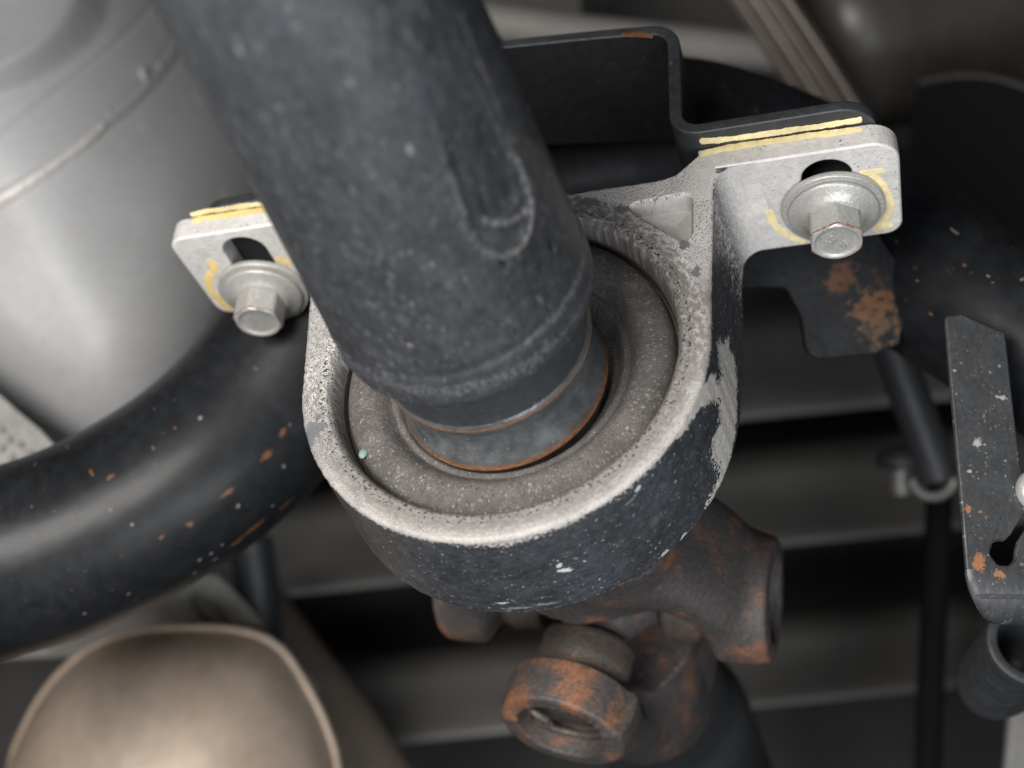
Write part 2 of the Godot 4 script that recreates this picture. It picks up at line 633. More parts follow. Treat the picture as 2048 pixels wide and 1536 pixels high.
func floor_and_far() -> void:
	# the dark floor pan, beyond everything
	var g := Geo.new()
	var rows := []
	for i in 13:
		var row := PackedVector3Array()
		for j in 25:
			var x := -700.0 + j * 145.0
			var y := -300.0 + i * 180.0
			row.append(seen(x, y, 1.25 + 0.02 * sin(j * 2.4) + (0.05 if i % 3 == 0 else 0.0)))
		rows.append(row)
	g.grid(rows)
	var o := put("floor_pan", g, M.deep)
	o.set_meta("kind", "structure")
	o.set_meta("label", "dark floor pan of the vehicle, out of focus behind everything")
	# broad channels that cross it: [top left y, bottom left y, tilt], each dark above and lit along its lower edge
	var beams := [
		["floor_crossmember", "uppermost of three dark floor channels, behind the black gusset plate", 640.0, 870.0, 0.95],
		["floor_crossmember", "middle of three dark floor channels, level with the rusty joint's upper yoke", 930.0, 1130.0, 0.93],
		["floor_crossmember", "lowest of three dark floor channels, level with the rusty lower yoke", 1270.0, 1448.0, 0.96],
	]
	for b in beams:
		g = Geo.new()
		rows = []
		var prof := [[b[2] - 4.0, b[4] + 0.2], [b[2], b[4] + 0.1], [lerpf(b[2], b[3], 0.3), b[4] + 0.085], [lerpf(b[2], b[3], 0.6), b[4] + 0.05], [lerpf(b[2], b[3], 0.8), b[4] + 0.022], [lerpf(b[2], b[3], 0.92), b[4] + 0.010], [b[3], b[4] + 0.004], [b[3] - 6.0, b[4] + 0.02], [b[3] - 25.0, b[4] + 0.06], [b[3] - 60.0, b[4] + 0.25]]
		for q in prof:
			var row := PackedVector3Array()
			for j in 21:
				var x := 250.0 + j * 110.0
				row.append(seen(x, q[0] + 60.0 - (x - 600.0) * 0.1, q[1]))
			rows.append(row)
		g.grid(rows.slice(0, 8))
		g.grid(rows.slice(7))
		tag(put(b[0], g, M.pan), b[1], "channel", "channels across the floor pan")
	# upper right: a dark olive tank with a pale highlight
	g = Geo.new()
	rows = []
	for i in 20:
		var t := i / 19.0
		var row := PackedVector3Array()
		for j in 33:
			var a := PI * j / 32.0
			var mid := Vector2(1560.0, 60.0).lerp(Vector2(2500.0, -210.0), t)
			var r := 255.0 * sqrt(maxf(0.02, 1.0 - pow(maxf(0.0, 1.0 - t * 5.0), 2.4)))
			var off := Vector2(0.27, 0.96) * cos(a) * r
			row.append(seen(mid.x + off.x, mid.y + off.y, 0.92 - sin(a) * r / 290.0 * 0.1))
		rows.append(row)
	g.grid(rows)
	tag(put("tank", g, M.olive), "dark olive rounded tank in the upper right corner, blurred", "tank")
	# a horizontal bar left of the pleated strip
	g = Geo.new()
	pipe(g, PackedVector3Array([seen(900, 30, 0.9), seen(1100, 60, 0.9), seen(1420, 92, 0.9), seen(1560, 110, 0.9)]), 0.0115, 20)
	tag(put("cross_bar", g, M.pan), "dull grey bar, blurred, between the hat bracket and the pleated strip", "bar")
	g = Geo.new()
	prism(g, rounded([Vector2(-0.08, -0.03), Vector2(0.05, -0.012), Vector2(0.05, 0.05), Vector2(-0.08, 0.05)], [0.01, 0.01, 0.01, 0.01]), -0.004, 0.0, Transform3D(view_basis(), seen(1010, 20, 0.93)), 0.001)
	tag(put("body_panel", g, M.olive), "dim grey panel above the hat bracket, beside the shaft", "panel")
	# pleated brown strip
	g = Geo.new()
	rows = []
	for i in 16:
		var t := i / 15.0
		var row := PackedVector3Array()
		for j in 57:
			var u := j / 56.0
			var a := u * 4.0
			var wave := absf(sin(PI * a)) * 0.016 + 0.004 * sin(TAU * u * 2.0)
			var x := lerpf(1400.0, 1650.0, t) + u * lerpf(118.0, 122.0, t) + pow(t - 0.4, 2.0) * -20.0
			var y := lerpf(-90.0, 290.0, t) - u * 26.0
			row.append(seen(x, y, 0.80 - wave - (1.0 - pow(2.0 * u - 1.0, 2.0)) * 0.008))
		rows.append(row)
	g.grid(rows)
	tag(put("pleated_strip", g, M.brown), "brown pleated metal strip running down behind the crossmember, upper right", "heat shield")
	# dark rounded thing with a pale rim, far right
	g = Geo.new()
	var rim := []
	for k in 12:
		var t := k / 11.0
		rim.append(seen(lerpf(1838, 2120, t), 166.0 - 26.0 * sin(PI * t * 0.9) + 55.0 * t * t, 0.80))
	pipe(g, smooth_path(rim, 0.004), 0.0019, 12)
	var cupr := thing("dark_cover", "dark rounded cover with a thin pale rim, right edge below the olive tank", "cover")
	put("rim", g, M.olive, cupr)
	g = Geo.new()
	rows = []
	for i in 10:
		var row := PackedVector3Array()
		for k in 12:
			var q: Vector3 = rim[k]
			row.append(q - UP * (0.0015 + i * 0.014) - BACK * (0.004 + 0.008 * i))
		rows.append(row)
	g.grid(rows)
	put("shell", g, M.dark, cupr)
	# right: link rod, its clip and its nut; a vertical pipe further down
	var rod := thing("link_rod", "black blurred link rod hanging behind the gusset plate", "rod")
	g = Geo.new()
	pipe(g, smooth_path([seen(1740, 560, 0.70), seen(1800, 740, 0.70), seen(1845, 860, 0.70), seen(1878, 955, 0.70)], 0.01), 0.0098, 24)
	put("shank", g, M.black, rod)
	g = Geo.new()
	var loop := []
	for k in 13:
		var a := PI * 0.02 + PI * 0.96 * k / 12.0
		loop.append(seen(1866 + cos(a) * 42.0, 955 + sin(a) * 38.0, 0.70))
	pipe(g, smooth_path(loop, 0.002), 0.0026, 12)
	put("clip", g, M.dull, rod)
	var nut := thing("link_nut", "small grey nut with dark cap beside the link rod's clip", "nut", seen(1802, 935, 0.71), view_basis())
	g = Geo.new()
	lathe(g, [Vector2(0.0, -0.014), Vector2(0.0042, -0.014), Vector2(0.0052, -0.013), Vector2(0.0056, 0.0), Vector2(0.0, 0.001)], 6, Transform3D.IDENTITY)
	put("nut_body", g, M.dull, nut)
	g = Geo.new()
	lathe(g, [Vector2(0.0, 0.0), Vector2(0.0115, 0.0), Vector2(0.0125, 0.002), Vector2(0.011, 0.008), Vector2(0.0, 0.0115)], 20, Transform3D.IDENTITY)
	put("cap", g, M.black, nut)
	g = Geo.new()
	pipe(g, smooth_path([seen(1880, 970, 0.80), seen(1872, 1150, 0.80), seen(1862, 1350, 0.8), seen(1855, 1600, 0.8)], 0.01), 0.0075, 20)
	tag(put("vertical_pipe", g, M.dark), "thin black pipe running straight down below the link rod", "pipe")
	g = Geo.new()
	pipe(g, smooth_path([seen(500, 1080, 0.82), seen(515, 1180, 0.82), seen(522, 1330, 0.82), seen(515, 1450, 0.82)], 0.01), 0.0125, 20)
	tag(put("drain_pipe", g, M.black), "dark upright pipe between the crossmember and the tan exhaust can", "pipe")
	# lower right: open tube end and beige panel
	var te := thing("tube_end", "black open tube end below the hanger strap, right edge", "tube", seen(2062, 1285, 0.52), Basis(RIGHT, (UP * 0.5 + BACK * 0.86).normalized(), (BACK * 0.5 - UP * 0.86).normalized()).orthonormalized())
	g = Geo.new()
	lathe(g, [Vector2(0.0135, -0.05), Vector2(0.0152, -0.04), Vector2(0.0158, -0.001), Vector2(0.0154, 0.0), Vector2(0.0124, 0.0), Vector2(0.012, -0.001), Vector2(0.0118, -0.03), Vector2(0.0, -0.03)], 40, Transform3D.IDENTITY)
	put("sleeve", g, M.black, te)
	g = Geo.new()
	prism(g, rounded([Vector2(-0.008, -0.09), Vector2(0.06, -0.09), Vector2(0.06, 0.05), Vector2(0.002, 0.03)], [0.004, 0.004, 0.004, 0.012]), -0.006, 0.0, Transform3D(view_basis(), seen(2020, 1450, 0.72)), 0.002)
	tag(put("beige_panel", g, M.dull), "blurred beige panel in the lower right corner", "panel")


func circle_from(a: Vector2, b: Vector2, c: Vector2) -> Vector3:
	var d := 2.0 * (a.x * (b.y - c.y) + b.x * (c.y - a.y) + c.x * (a.y - b.y))
	var ux := (a.length_squared() * (b.y - c.y) + b.length_squared() * (c.y - a.y) + c.length_squared() * (a.y - b.y)) / d
	var uy := (a.length_squared() * (c.x - b.x) + b.length_squared() * (a.x - c.x) + c.length_squared() * (b.x - a.x)) / d
	return Vector3(ux, uy, a.distance_to(Vector2(ux, uy)))


# the large silver case at the left: a relief over a plane that faces the viewer, in thousandths of its own frame
func housing() -> void:
	var root := thing("silver_case", "large silver painted case with a seam, upper left behind the shaft", "case", seen(200, 400, 0.67), view_basis())
	var s := 0.67 / 2866.0
	var edge := PackedVector2Array([Vector2(620, -260), Vector2(560, 0), Vector2(520, 200), Vector2(500, 330), Vector2(490, 450), Vector2(478, 560), Vector2(430, 690), Vector2(370, 790), Vector2(270, 870), Vector2(170, 930), Vector2(70, 890), Vector2(-20, 820), Vector2(-200, 640), Vector2(-320, 300), Vector2(-320, -260)])
	var seam := circle_from(Vector2(258, -20), Vector2(160, 250), Vector2(-20, 408))
	var groove := circle_from(Vector2(180, -20), Vector2(104, 140), Vector2(-10, 272))
	var dome := circle_from(Vector2(100, -20), Vector2(70, 70), Vector2(-10, 150))
	var sc := Vector2(seam.x, seam.y)
	var gc := Vector2(groove.x, groove.y)
	var dc := Vector2(dome.x, dome.y)
	var wob := rougher(77, 0.03)
	var g := Geo.new()
	var rows := []
	var step := 3.4
	var top := -120.0
	var left := -160.0
	for i in 316:
		var row := PackedVector3Array()
		for j in 220:
			var p := Vector2(left + j * step, top + i * step)
			var soft := 0.0
			for k in edge.size():
				var e0 := edge[k]
				var en := (edge[(k + 1) % edge.size()] - e0).normalized()
				soft += exp(-clampf(en.cross(p - e0), -400.0, 900.0) / 42.0)
			var d := -42.0 * log(soft) + 26.0
			var z := 0.0
			var rr := 165.0
			if d < rr:
				var q := clampf(1.0 - d / rr, 0.0, 1.0)
				z -= rr * (1.0 - sqrt(maxf(0.0, 1.0 - q * q))) * 0.85
				if d < 0.0:
					z -= -d * 3.0
			# turning away towards the upper right
			var u := (p - Vector2(90, 560)).dot(Vector2(0.86, -0.51))
			if u > 0.0:
				z -= u * u * 0.0023
			var ds := p.distance_to(sc) - seam.z + wob.get_noise_2d(p.x, p.y) * 3.0
			z += 11.0 * (1.0 - smooth(-4.0, 9.0, ds))
			z -= 4.0 * exp(-pow((ds + 12.0) / 5.0, 2.0)) + 3.0 * exp(-pow((ds - 12.0) / 3.0, 2.0))
			var dg := p.distance_to(gc) - groove.z
			z -= 7.0 * exp(-pow(dg / 3.5, 2.0))
			z += 10.0 * (1.0 - smooth(-60.0, 0.0, dg)) * 0.6
			var dd := p.distance_to(dc) - dome.z
			z += (50.0 + 0.5 * clampf(dd, -140.0, 0.0)) * (1.0 - smooth(-14.0, 40.0, dd)) - 4.0 * exp(-pow((dd - 40.0) / 14.0, 2.0))
			row.append(Vector3((p.x - 200.0) * s, (400.0 - p.y) * s, z * s))
		rows.append(row)
	g.grid(rows)
	put("shell", g, M.silver, root)
	g = Geo.new()
	var lip := [PackedVector3Array(), PackedVector3Array(), PackedVector3Array(), PackedVector3Array()]
	var lrough := rougher(78, 0.05)
	for k in 120:
		var f := k / 119.0
		var ang := lerp_angle((Vector2(-150, 455) - sc).angle(), (Vector2(172, 222) - sc).angle(), f)
		var wd := lerpf(27.0, 9.0, f) * (1.0 + 0.12 * lrough.get_noise_1d(k * 3.0)) * minf(1.0, 0.3 + (1.0 - f) * 8.0)
		for e in 4:
			var q: Vector2 = sc + Vector2.from_angle(ang) * (seam.z - 2.0 + wd * [0.0, 0.25, 0.95, 1.05][e])
			var pz := on_rows(rows, q.x, q.y, left, top, step)
			lip[e].append(Vector3((q.x - 200.0) * s, (400.0 - q.y) * s, pz.z + [2.0, 16.0, 11.0, -6.0][e] * s))
	g.grid(lip)
	put("seam_lip", g, M.bare, root)
	# three shallow oval bumps and the beads of weld along the seam
	for q in [Vector3(312, 112, 15), Vector3(237, 210, 14), Vector3(390, 352, 19)]:
		g = Geo.new()
		var zz := on_rows(rows, q.x, q.y, left, top, step)
		var nrm := (on_rows(rows, q.x + 14.0, q.y, left, top, step) - on_rows(rows, q.x - 14.0, q.y, left, top, step)).cross(on_rows(rows, q.x, q.y - 14.0, left, top, step) - on_rows(rows, q.x, q.y + 14.0, left, top, step)).normalized()
		var side := Vector3(1, -0.12, 0)
		side = (side - nrm * side.dot(nrm)).normalized()
		lathe(g, [Vector2(0, 0.2) * s, Vector2(q.z * 0.6, 0.2) * s, Vector2(q.z * 0.80, 1.5) * s, Vector2(q.z * 0.92, 1.4) * s, Vector2(q.z * 1.2, -0.6) * s], 24, Transform3D(Basis(side, nrm, side.cross(nrm) * 1.25), zz))
		put("oval_boss", g, M.silver, root)
	for q in [Vector3(219, 92, 15), Vector3(237, 58, 8), Vector3(176, 196, 7)]:
		g = Geo.new()
		var zz := on_rows(rows, q.x, q.y, left, top, step)
		lathe(g, [Vector2(0, q.z * 0.8) * s, Vector2(q.z * 0.6, q.z * 0.6) * s, Vector2(q.z, 0) * s, Vector2(q.z * 1.1, -4) * s], 18, Transform3D(Basis(Vector3(0.6, 0.3, 0), Vector3(0, 0, 1), Vector3(0.35, -1.2, 0)), zz))
		put("weld_bead", g, M.silver, root)
	# dimpled heat shield at the left edge
	var sh := thing("dimpled_shield", "dull grey dimpled heat shield at the left edge, below the silver case", "heat shield", seen(40, 880, 0.63), view_basis())
	var s2 := 0.63 / 2866.0
	g = Geo.new()
	var po := PackedVector2Array()
	for q in [Vector2(-160, -190), Vector2(0, -90), Vector2(38, -56), Vector2(80, -22), Vector2(135, 38), Vector2(160, 130), Vector2(-160, 160)]:
		po.append(Vector2(q.x - 40.0, -q.y) * s2)
	prism(g, po, -0.0012, 0.0, Transform3D.IDENTITY, 0.0004)
	put("sheet", g, M.dull, sh)
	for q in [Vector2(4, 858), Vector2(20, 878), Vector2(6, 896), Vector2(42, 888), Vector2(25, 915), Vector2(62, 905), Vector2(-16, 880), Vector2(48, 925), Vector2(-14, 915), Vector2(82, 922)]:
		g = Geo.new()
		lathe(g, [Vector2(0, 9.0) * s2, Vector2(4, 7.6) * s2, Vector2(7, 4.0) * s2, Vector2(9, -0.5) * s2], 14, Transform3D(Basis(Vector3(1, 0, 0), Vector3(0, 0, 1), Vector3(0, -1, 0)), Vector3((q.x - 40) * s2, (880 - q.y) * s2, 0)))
		put("dimple", g, M.zinc, sh)  # paler than the sheet: light caught by the bumps is put into the colour


func on_rows(rows: Array, x: float, y: float, left: float, top: float, step: float) -> Vector3:
	return rows[clampi(roundi((y - top) / step), 0, rows.size() - 1)][clampi(roundi((x - left) / step), 0, rows[0].size() - 1)]


func exhaust() -> void:
	var d := 0.74
	var s := d / 2866.0
	var root := thing("exhaust_can", "tan heat-stained exhaust can with a rolled rim, lower left, blurred", "exhaust", seen(360, 1560, d), view_basis())
	var line := [Vector2(-345, -160), Vector2(-338, 20), Vector2(-308, 110), Vector2(-255, 195), Vector2(-180, 262), Vector2(-90, 296), Vector2(20, 304), Vector2(130, 296), Vector2(200, 262), Vector2(250, 190), Vector2(290, 110), Vector2(314, 20), Vector2(322, -160)]
	var pts3 := []
	for q: Vector2 in line:
		pts3.append(Vector3(q.x * s, q.y * s, 0.0))
	var path := smooth_path(pts3, 0.004)
	# the domed end: rings from the rim to the middle
	var g := Geo.new()
	var rows := []
	for i in 22:
		var t := i / 21.0
		var row := PackedVector3Array()
		for q in path:
			var k := Vector3(lerpf(0.0, q.x, t), lerpf(-150.0 * s, q.y, t), 0.085 * pow(maxf(0.0, 1.0 - pow(t, 2.2)), 0.6) - 0.001)
			row.append(k)
		rows.append(row)
	g.grid(rows)
	put("end_cap", g, M.tan, root)
	g = Geo.new()
	pipe(g, path, 0.0024, 16)
	put("rolled_rim", g, M.tan, root)
	g = Geo.new()
	rows = []
	for i in 4:
		var row := PackedVector3Array()
		for q in path:
			row.append(Vector3(q.x * (1.0 - 0.1 * i), q.y * (1.0 - 0.25 * i), -0.002 - 0.04 * i))
		rows.append(row)
	g.grid(rows)
	put("body", g, M.tan, root)
	g = Geo.new()
	pipe(g, smooth_path([seen(480, 1240, 0.90), seen(560, 1350, 0.88), seen(660, 1480, 0.86), seen(770, 1660, 0.84)], 0.01), 0.032, 28)
	tag(put("exhaust_pipe", g, M.umber), "dim brown pipe running down beside the tan exhaust can", "pipe")
	# grey plate behind
	g = Geo.new()
	var po := PackedVector2Array()
	for q in [Vector2(-120, 1325), Vector2(170, 1315), Vector2(420, 1420), Vector2(640, 1380), Vector2(560, 1290), Vector2(500, 1215), Vector2(435, 1150), Vector2(200, 1140), Vector2(-120, 1180)]:
		po.append(Vector2(q.x - 300, 1250 - q.y) * (0.78 / 2866.0))
	var pl := thing("grey_plate", "flat grey plate showing between the crossmember and the exhaust can", "plate", seen(300, 1250, 0.78), view_basis())
	prism(g, po, -0.004, 0.0, Transform3D.IDENTITY, 0.001)
	put("sheet", g, M.dull, pl)
	g = Geo.new()
	lathe(g, [Vector2(0, 0.006), Vector2(0.004, 0.005), Vector2(0.008, 0.0), Vector2(0.009, -0.002)], 20, Transform3D(Basis(Vector3(1.5, -1.3, 0), Vector3(0, 0, 1), Vector3(-0.5, -0.6, 0)), Vector3(0.034, 0.006, 0)))
	put("raised_rib", g, M.dull, pl)


func crossmember() -> void:
	var root := thing("tubular_crossmember", "thick black painted tube with rust chips, arching behind the bearing from lower left to right", "crossmember")
	var pts := []
	var thick := PackedFloat32Array()
	for q in [[-251, -21, -72, 36.5], [-222, -12, -78, 36.7], [-199, -3, -83, 36.7], [-175, 10, -86, 36.7], [-149, 29, -88, 36.9], [-128, 53, -89, 37.3], [-109, 80, -85, 37.4], [-85, 113, -82, 37.7], [-52, 145, -82, 37.9], [-15, 165, -88, 37.9], [20, 172, -94, 37.5], [47, 170, -99, 36.9], [69, 162, -105, 36.1], [90, 152, -112, 35.4], [107, 138, -117, 34.5], [130, 104, -113, 32.2], [152, 75, -109, 30.6], [180, 43, -109, 29.2]]:
		pts.append(Vector3(q[0], q[1], q[2]) * K)
		thick.append(q[3] * K)
	var path := smooth_path(pts, 0.003)
	var rads := PackedFloat32Array()
	for i in path.size():
		var best := 0
		for k in pts.size():
			if path[i].distance_squared_to(pts[k]) < path[i].distance_squared_to(pts[best]):
				best = k
		var nb := clampi(best + (1 if path[i].distance_squared_to(pts[mini(best + 1, pts.size() - 1)]) < path[i].distance_squared_to(pts[maxi(best - 1, 0)]) else -1), 0, pts.size() - 1)
		var da: float = path[i].distance_to(pts[best])
		var db: float = path[i].distance_to(pts[nb])
		rads.append(lerpf(thick[best], thick[nb], da / maxf(da + db, 0.0001)))
	for turn in 6:
		var even := rads.duplicate()
		for i in rads.size():
			var sum := 0.0
			for k in range(-6, 7):
				sum += rads[clampi(i + k, 0, rads.size() - 1)]
			even[i] = sum / 13.0
		rads = even
	var p := paint(2048, 768, 101, Color(0.0115, 0.0125, 0.0142), {"a1": 0.25, "a2": 0.3, "a3": 0.22, "f1": 0.004, "f2": 0.03})
	specks(p, 102, 1700, 0.8, 3.0, [Color(0.08, 0.08, 0.085), Color(0.05, 0.05, 0.05), Color(0.05, 0.035, 0.025)], 0.1, 0.6)
	specks(p, 103, 90, 1.2, 3.2, [Color(0.2, 0.2, 0.2), Color(0.15, 0.09, 0.06)], 0.2, 0.7)
	var rag := rougher(9, 0.12)
	for q in CHIPS:
		var uvp := on_pipe(path, 0.0368 if q[0] < 1000 else 0.0325, seen(q[0], q[1], 0.3))
		var small: float = 0.62 if q[5] == 0 else 0.5
		dab(p, uvp.x * p.w, uvp.y * p.h, q[2] * small, q[3] * small, q[4], [Color(0.15, 0.068, 0.034), Color(0.22, 0.22, 0.22), Color(0.008, 0.008, 0.008)][q[5]], 0.8, 0.3, rag, 0.5)
	var m := bumped(mat(picture(p), 0.38, 0.0, 0.30), grain(8, 0.02), 0.02)
	var g := Geo.new()
	pipe(g, path, rads, 64)
	put("tube", g, m, root)
	# gusset under the right foot
	g = Geo.new()
	var gb := Transform3D(view_basis(), seen(1650, 600, 0.528))
	var gp := []
	for q in [Vector2(1440, 500), Vector2(1440, 574), Vector2(1572, 574), Vector2(1602, 632), Vector2(1612, 700), Vector2(1640, 718), Vector2(1750, 708), Vector2(1800, 690), Vector2(1820, 560), Vector2(1740, 440), Vector2(1500, 460)]:
		gp.append(Vector2(q.x - 1650, 600 - q.y) * (0.528 / 2866.0))
	prism(g, rounded(gp, [0, 0, 0.004, 0.006, 0.004, 0.005, 0, 0, 0, 0, 0]), -0.005, 0.0, Transform3D.IDENTITY, 0.0008)
	p = paint(512, 512, 111, Color(0.0125, 0.0135, 0.0155), {"a1": 0.25, "a2": 0.3, "a3": 0.25})
	specks(p, 112, 120, 0.8, 3.0, [Color(0.08, 0.08, 0.085)], 0.1, 0.5)
	rag = rougher(12, 0.03)
	# plate frame: 0.08 m across the picture
	for q in [[1685, 556, 24, 30, 0.5], [1752, 640, 34, 46, -0.5], [1740, 610, 30, 26, -0.5], [1775, 595, 12, 40, -0.4], [1622, 712, 10, 5, 0.4]]:
		dab(p, 256 + (q[0] - 1650) * 1.22, 256 - (600 - q[1]) * 1.22, q[2] * 1.22, q[3] * 1.22, q[4], Color(0.115, 0.05, 0.025) if q[0] != 1752 else Color(0.12, 0.072, 0.04), 0.75, 0.6, rag, 0.9)
	m = bumped(mat(picture(p), 0.6, 0.0, 0.3), grain(8, 0.03), 0.012)
	for i in g.uv.size():
		var lp := g.v[i]
		g.uv[i] = Vector2(0.5 + lp.x / (0.528 / 2866.0) * 1.22 / 512.0, 0.5 - lp.y / (0.528 / 2866.0) * 1.22 / 512.0)
	var gu := put("gusset_plate", g, m, root)
	gu.transform = gb
	gu.set_meta("label", "black gusset plate with two rust patches under the right bolt")


# where the ray from the camera through a point meets the pipe, in the pipe's own (along, around)
func on_pipe(path: PackedVector3Array, r: float, towards: Vector3) -> Vector2:
	var dir := (towards - CAM).normalized()
	var t := 0.3
	for k in 60:
		var best := INF
		var q := CAM + dir * t
		for i in range(0, path.size(), 2):
			best = minf(best, q.distance_squared_to(path[i]))
		var dd := sqrt(best) - r
		t += dd * 0.8
		if absf(dd) < 0.0003:
			break
	var q2 := CAM + dir * t
	var side := Vector3.UP
	var m := path.size()
	var bi := 0
	var bd := INF
	var frames := []
	for i in m:
		var tg := (path[mini(i + 1, m - 1)] - path[maxi(i - 1, 0)]).normalized()
		side = (side - tg * side.dot(tg)).normalized()
		frames.append([side, tg.cross(side)])
		var d2 := q2.distance_squared_to(path[i])
		if d2 < bd:
			bd = d2
			bi = i
	var off := q2 - path[bi]
	var a := atan2(off.dot(frames[bi][1]), off.dot(frames[bi][0]))
	return Vector2(float(bi) / (m - 1), fposmod(a / TAU, 1.0))


# picture x, y, length and width of the mark, its turn, 0 rust 1 dust 2 dark spot
const CHIPS := [[133, 893, 5, 9, 0.0, 0], [73, 926, 5, 8, 0.3, 0], [183, 946, 5, 8, 0.0, 0], [222, 953, 12, 5, 0.0, 0], [302, 899, 3, 4, 0.0, 0], [225, 1018, 4, 4, 0.0, 0], [380, 1048, 7, 6, 0.2, 0], [455, 985, 14, 5, 0.0, 0], [532, 912, 14, 7, 0.0, 0], [568, 862, 13, 6, 0.0, 0], [512, 1052, 26, 6, 0.0, 0], [480, 1080, 14, 6, 0.0, 0], [575, 1005, 20, 5, 0.0, 0], [512, 737, 4, 6, 0.0, 0], [317, 1078, 7, 4, 0.0, 0], [353, 853, 3, 3, 0.0, 0], [474, 1013, 5, 5, 0.0, 1], [542, 1014, 4, 4, 0.0, 1], [428, 1104, 5, 5, 0.0, 1], [397, 1122, 5, 5, 0.0, 1], [432, 1118, 8, 5, 0.4, 1], [447, 1088, 4, 4, 0.0, 1], [394, 1144, 6, 5, 0.0, 1], [268, 1047, 5, 4, 0.0, 1], [262, 1186, 6, 4, 0.0, 1], [571, 929, 5, 6, 0.0, 1], [398, 838, 6, 5, 0.0, 1], [173, 1227, 7, 4, 0.0, 1], [372, 1095, 8, 6, 0.0, 2], [70, 1210, 20, 6, 0.1, 2], [1908, 456, 14, 4, 0.1, 1], [1926, 524, 4, 4, 0.0, 0], [1850, 625, 4, 4, 0.0, 0], [1985, 560, 3, 3, 0.0, 0], [1975, 545, 4, 3, 0.0, 1], [2044, 548, 5, 6, 0.0, 1], [1790, 480, 4, 4, 0.0, 0], [1830, 560, 3, 3, 0.0, 1]]


func hat_bracket() -> void:
	var root := thing("hat_bracket", "black folded strap bracket arching over the shaft, its feet above the bolted ears", "bracket")
	var line := rounded([Vector2(121.5, 74.9), Vector2(57.9, 74.9), Vector2(57.9, 124.0), Vector2(-4.0, 133.6), Vector2(-64, 134), Vector2(-64, 80.2), Vector2(-117.5, 80.2)], [0, 8, 9, 30, 9, 8, 0], 8, false)
	var fine := resampled(line, 1.2, false)
	var total := 0.0
	var acc := [0.0]
	for i in range(1, fine.size()):
		total += fine[i].distance_to(fine[i - 1])
		acc.append(total)
	var g := Geo.new()
	var rows := []
	var uvs := []
	var tints := []
	for i in fine.size():
		var tg := (fine[mini(i + 1, fine.size() - 1)] - fine[maxi(i - 1, 0)]).normalized()
		var nn := Vector2(-tg.y, tg.x)
		var p := fine[i]
		var zf := lerpf(3.0, 7.5, smooth(-80.0, 50.0, p.x))
		var e: float = minf(acc[i], total - acc[i])
		if e < 12.0:
			zf -= 12.0 - sqrt(maxf(0.0, 144.0 - (12.0 - e) * (12.0 - e)))
		var zb := -46.0
		var h := 2.15
		var b := 0.7
		var row := PackedVector3Array()
		var ur := PackedVector2Array()
		var tr := PackedColorArray()
		var sec := [[-h + b * 0.3, zf - b * 0.3], [-h + b, zf], [h - b, zf], [h - b * 0.3, zf - b * 0.3], [h, zf - b], [h, zb + b], [h - b, zb], [-h + b, zb], [-h, zb + b], [-h, zf - b * 4.0], [-h, zf - b], [-h + b * 0.3, zf - b * 0.3]]
		for k in sec.size():
			var q: Vector2 = p + nn * sec[k][0]
			row.append(Vector3(q.x, q.y, sec[k][1]) * K)
			ur.append(Vector2(acc[i] / total, float(k) / (sec.size() - 1)))
			var dust_shade: float = 1.0 if k < 4 or k > 9 else lerpf(0.85, 0.3, smooth(76.0, 92.0, q.y))  # dusty front edge; the shade inside the arch is put into this tint
			tr.append(Color(dust_shade, dust_shade, dust_shade))
		rows.append(row)
		uvs.append(ur)
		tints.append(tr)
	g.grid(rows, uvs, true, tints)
	for e in [0, fine.size() - 1]:
		var ring: PackedVector3Array = rows[e]
		var fan := PackedInt32Array()
		for k in range(1, ring.size() - 2):
			fan.append_array(PackedInt32Array([0, k, k + 1]))
		g.flat(ring.slice(0, ring.size() - 1), fan, Vector3(1 if e == 0 else -1, 0, 0))
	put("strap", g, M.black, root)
	# a weld seam notch near the right end and a rust chip under the fold
	ribbon(root, "rust_chip", [Vector3(40, 125.0, 7.65), Vector3(45, 124.0, 7.65), Vector3(51, 121.6, 7.65)], Vector3(0, 1, 0), 2.4, Vector3(0, 0, 1), M.rust, 5)
	ribbon(root, "paint_mark", [Vector3(65.0, 72.62, 3.5), Vector3(74.9, 72.62, 2.6), Vector3(91.2, 72.62, 2.2), Vector3(104.8, 72.62, 2.0), Vector3(116.6, 72.62, 2.1)], Vector3(0, 0, 1), 2.5, Vector3(0, -1, 0), M.pale_yellow, 6)
	ribbon(root, "paint_mark", [Vector3(-119.5, 77.9, 1.2), Vector3(-112.4, 77.9, 1.6), Vector3(-104.4, 77.9, 1.5), Vector3(-88.0, 77.9, 1.2)], Vector3(0, 0, 1), 2.3, Vector3(0, -1, 0), M.pale_yellow, 7)


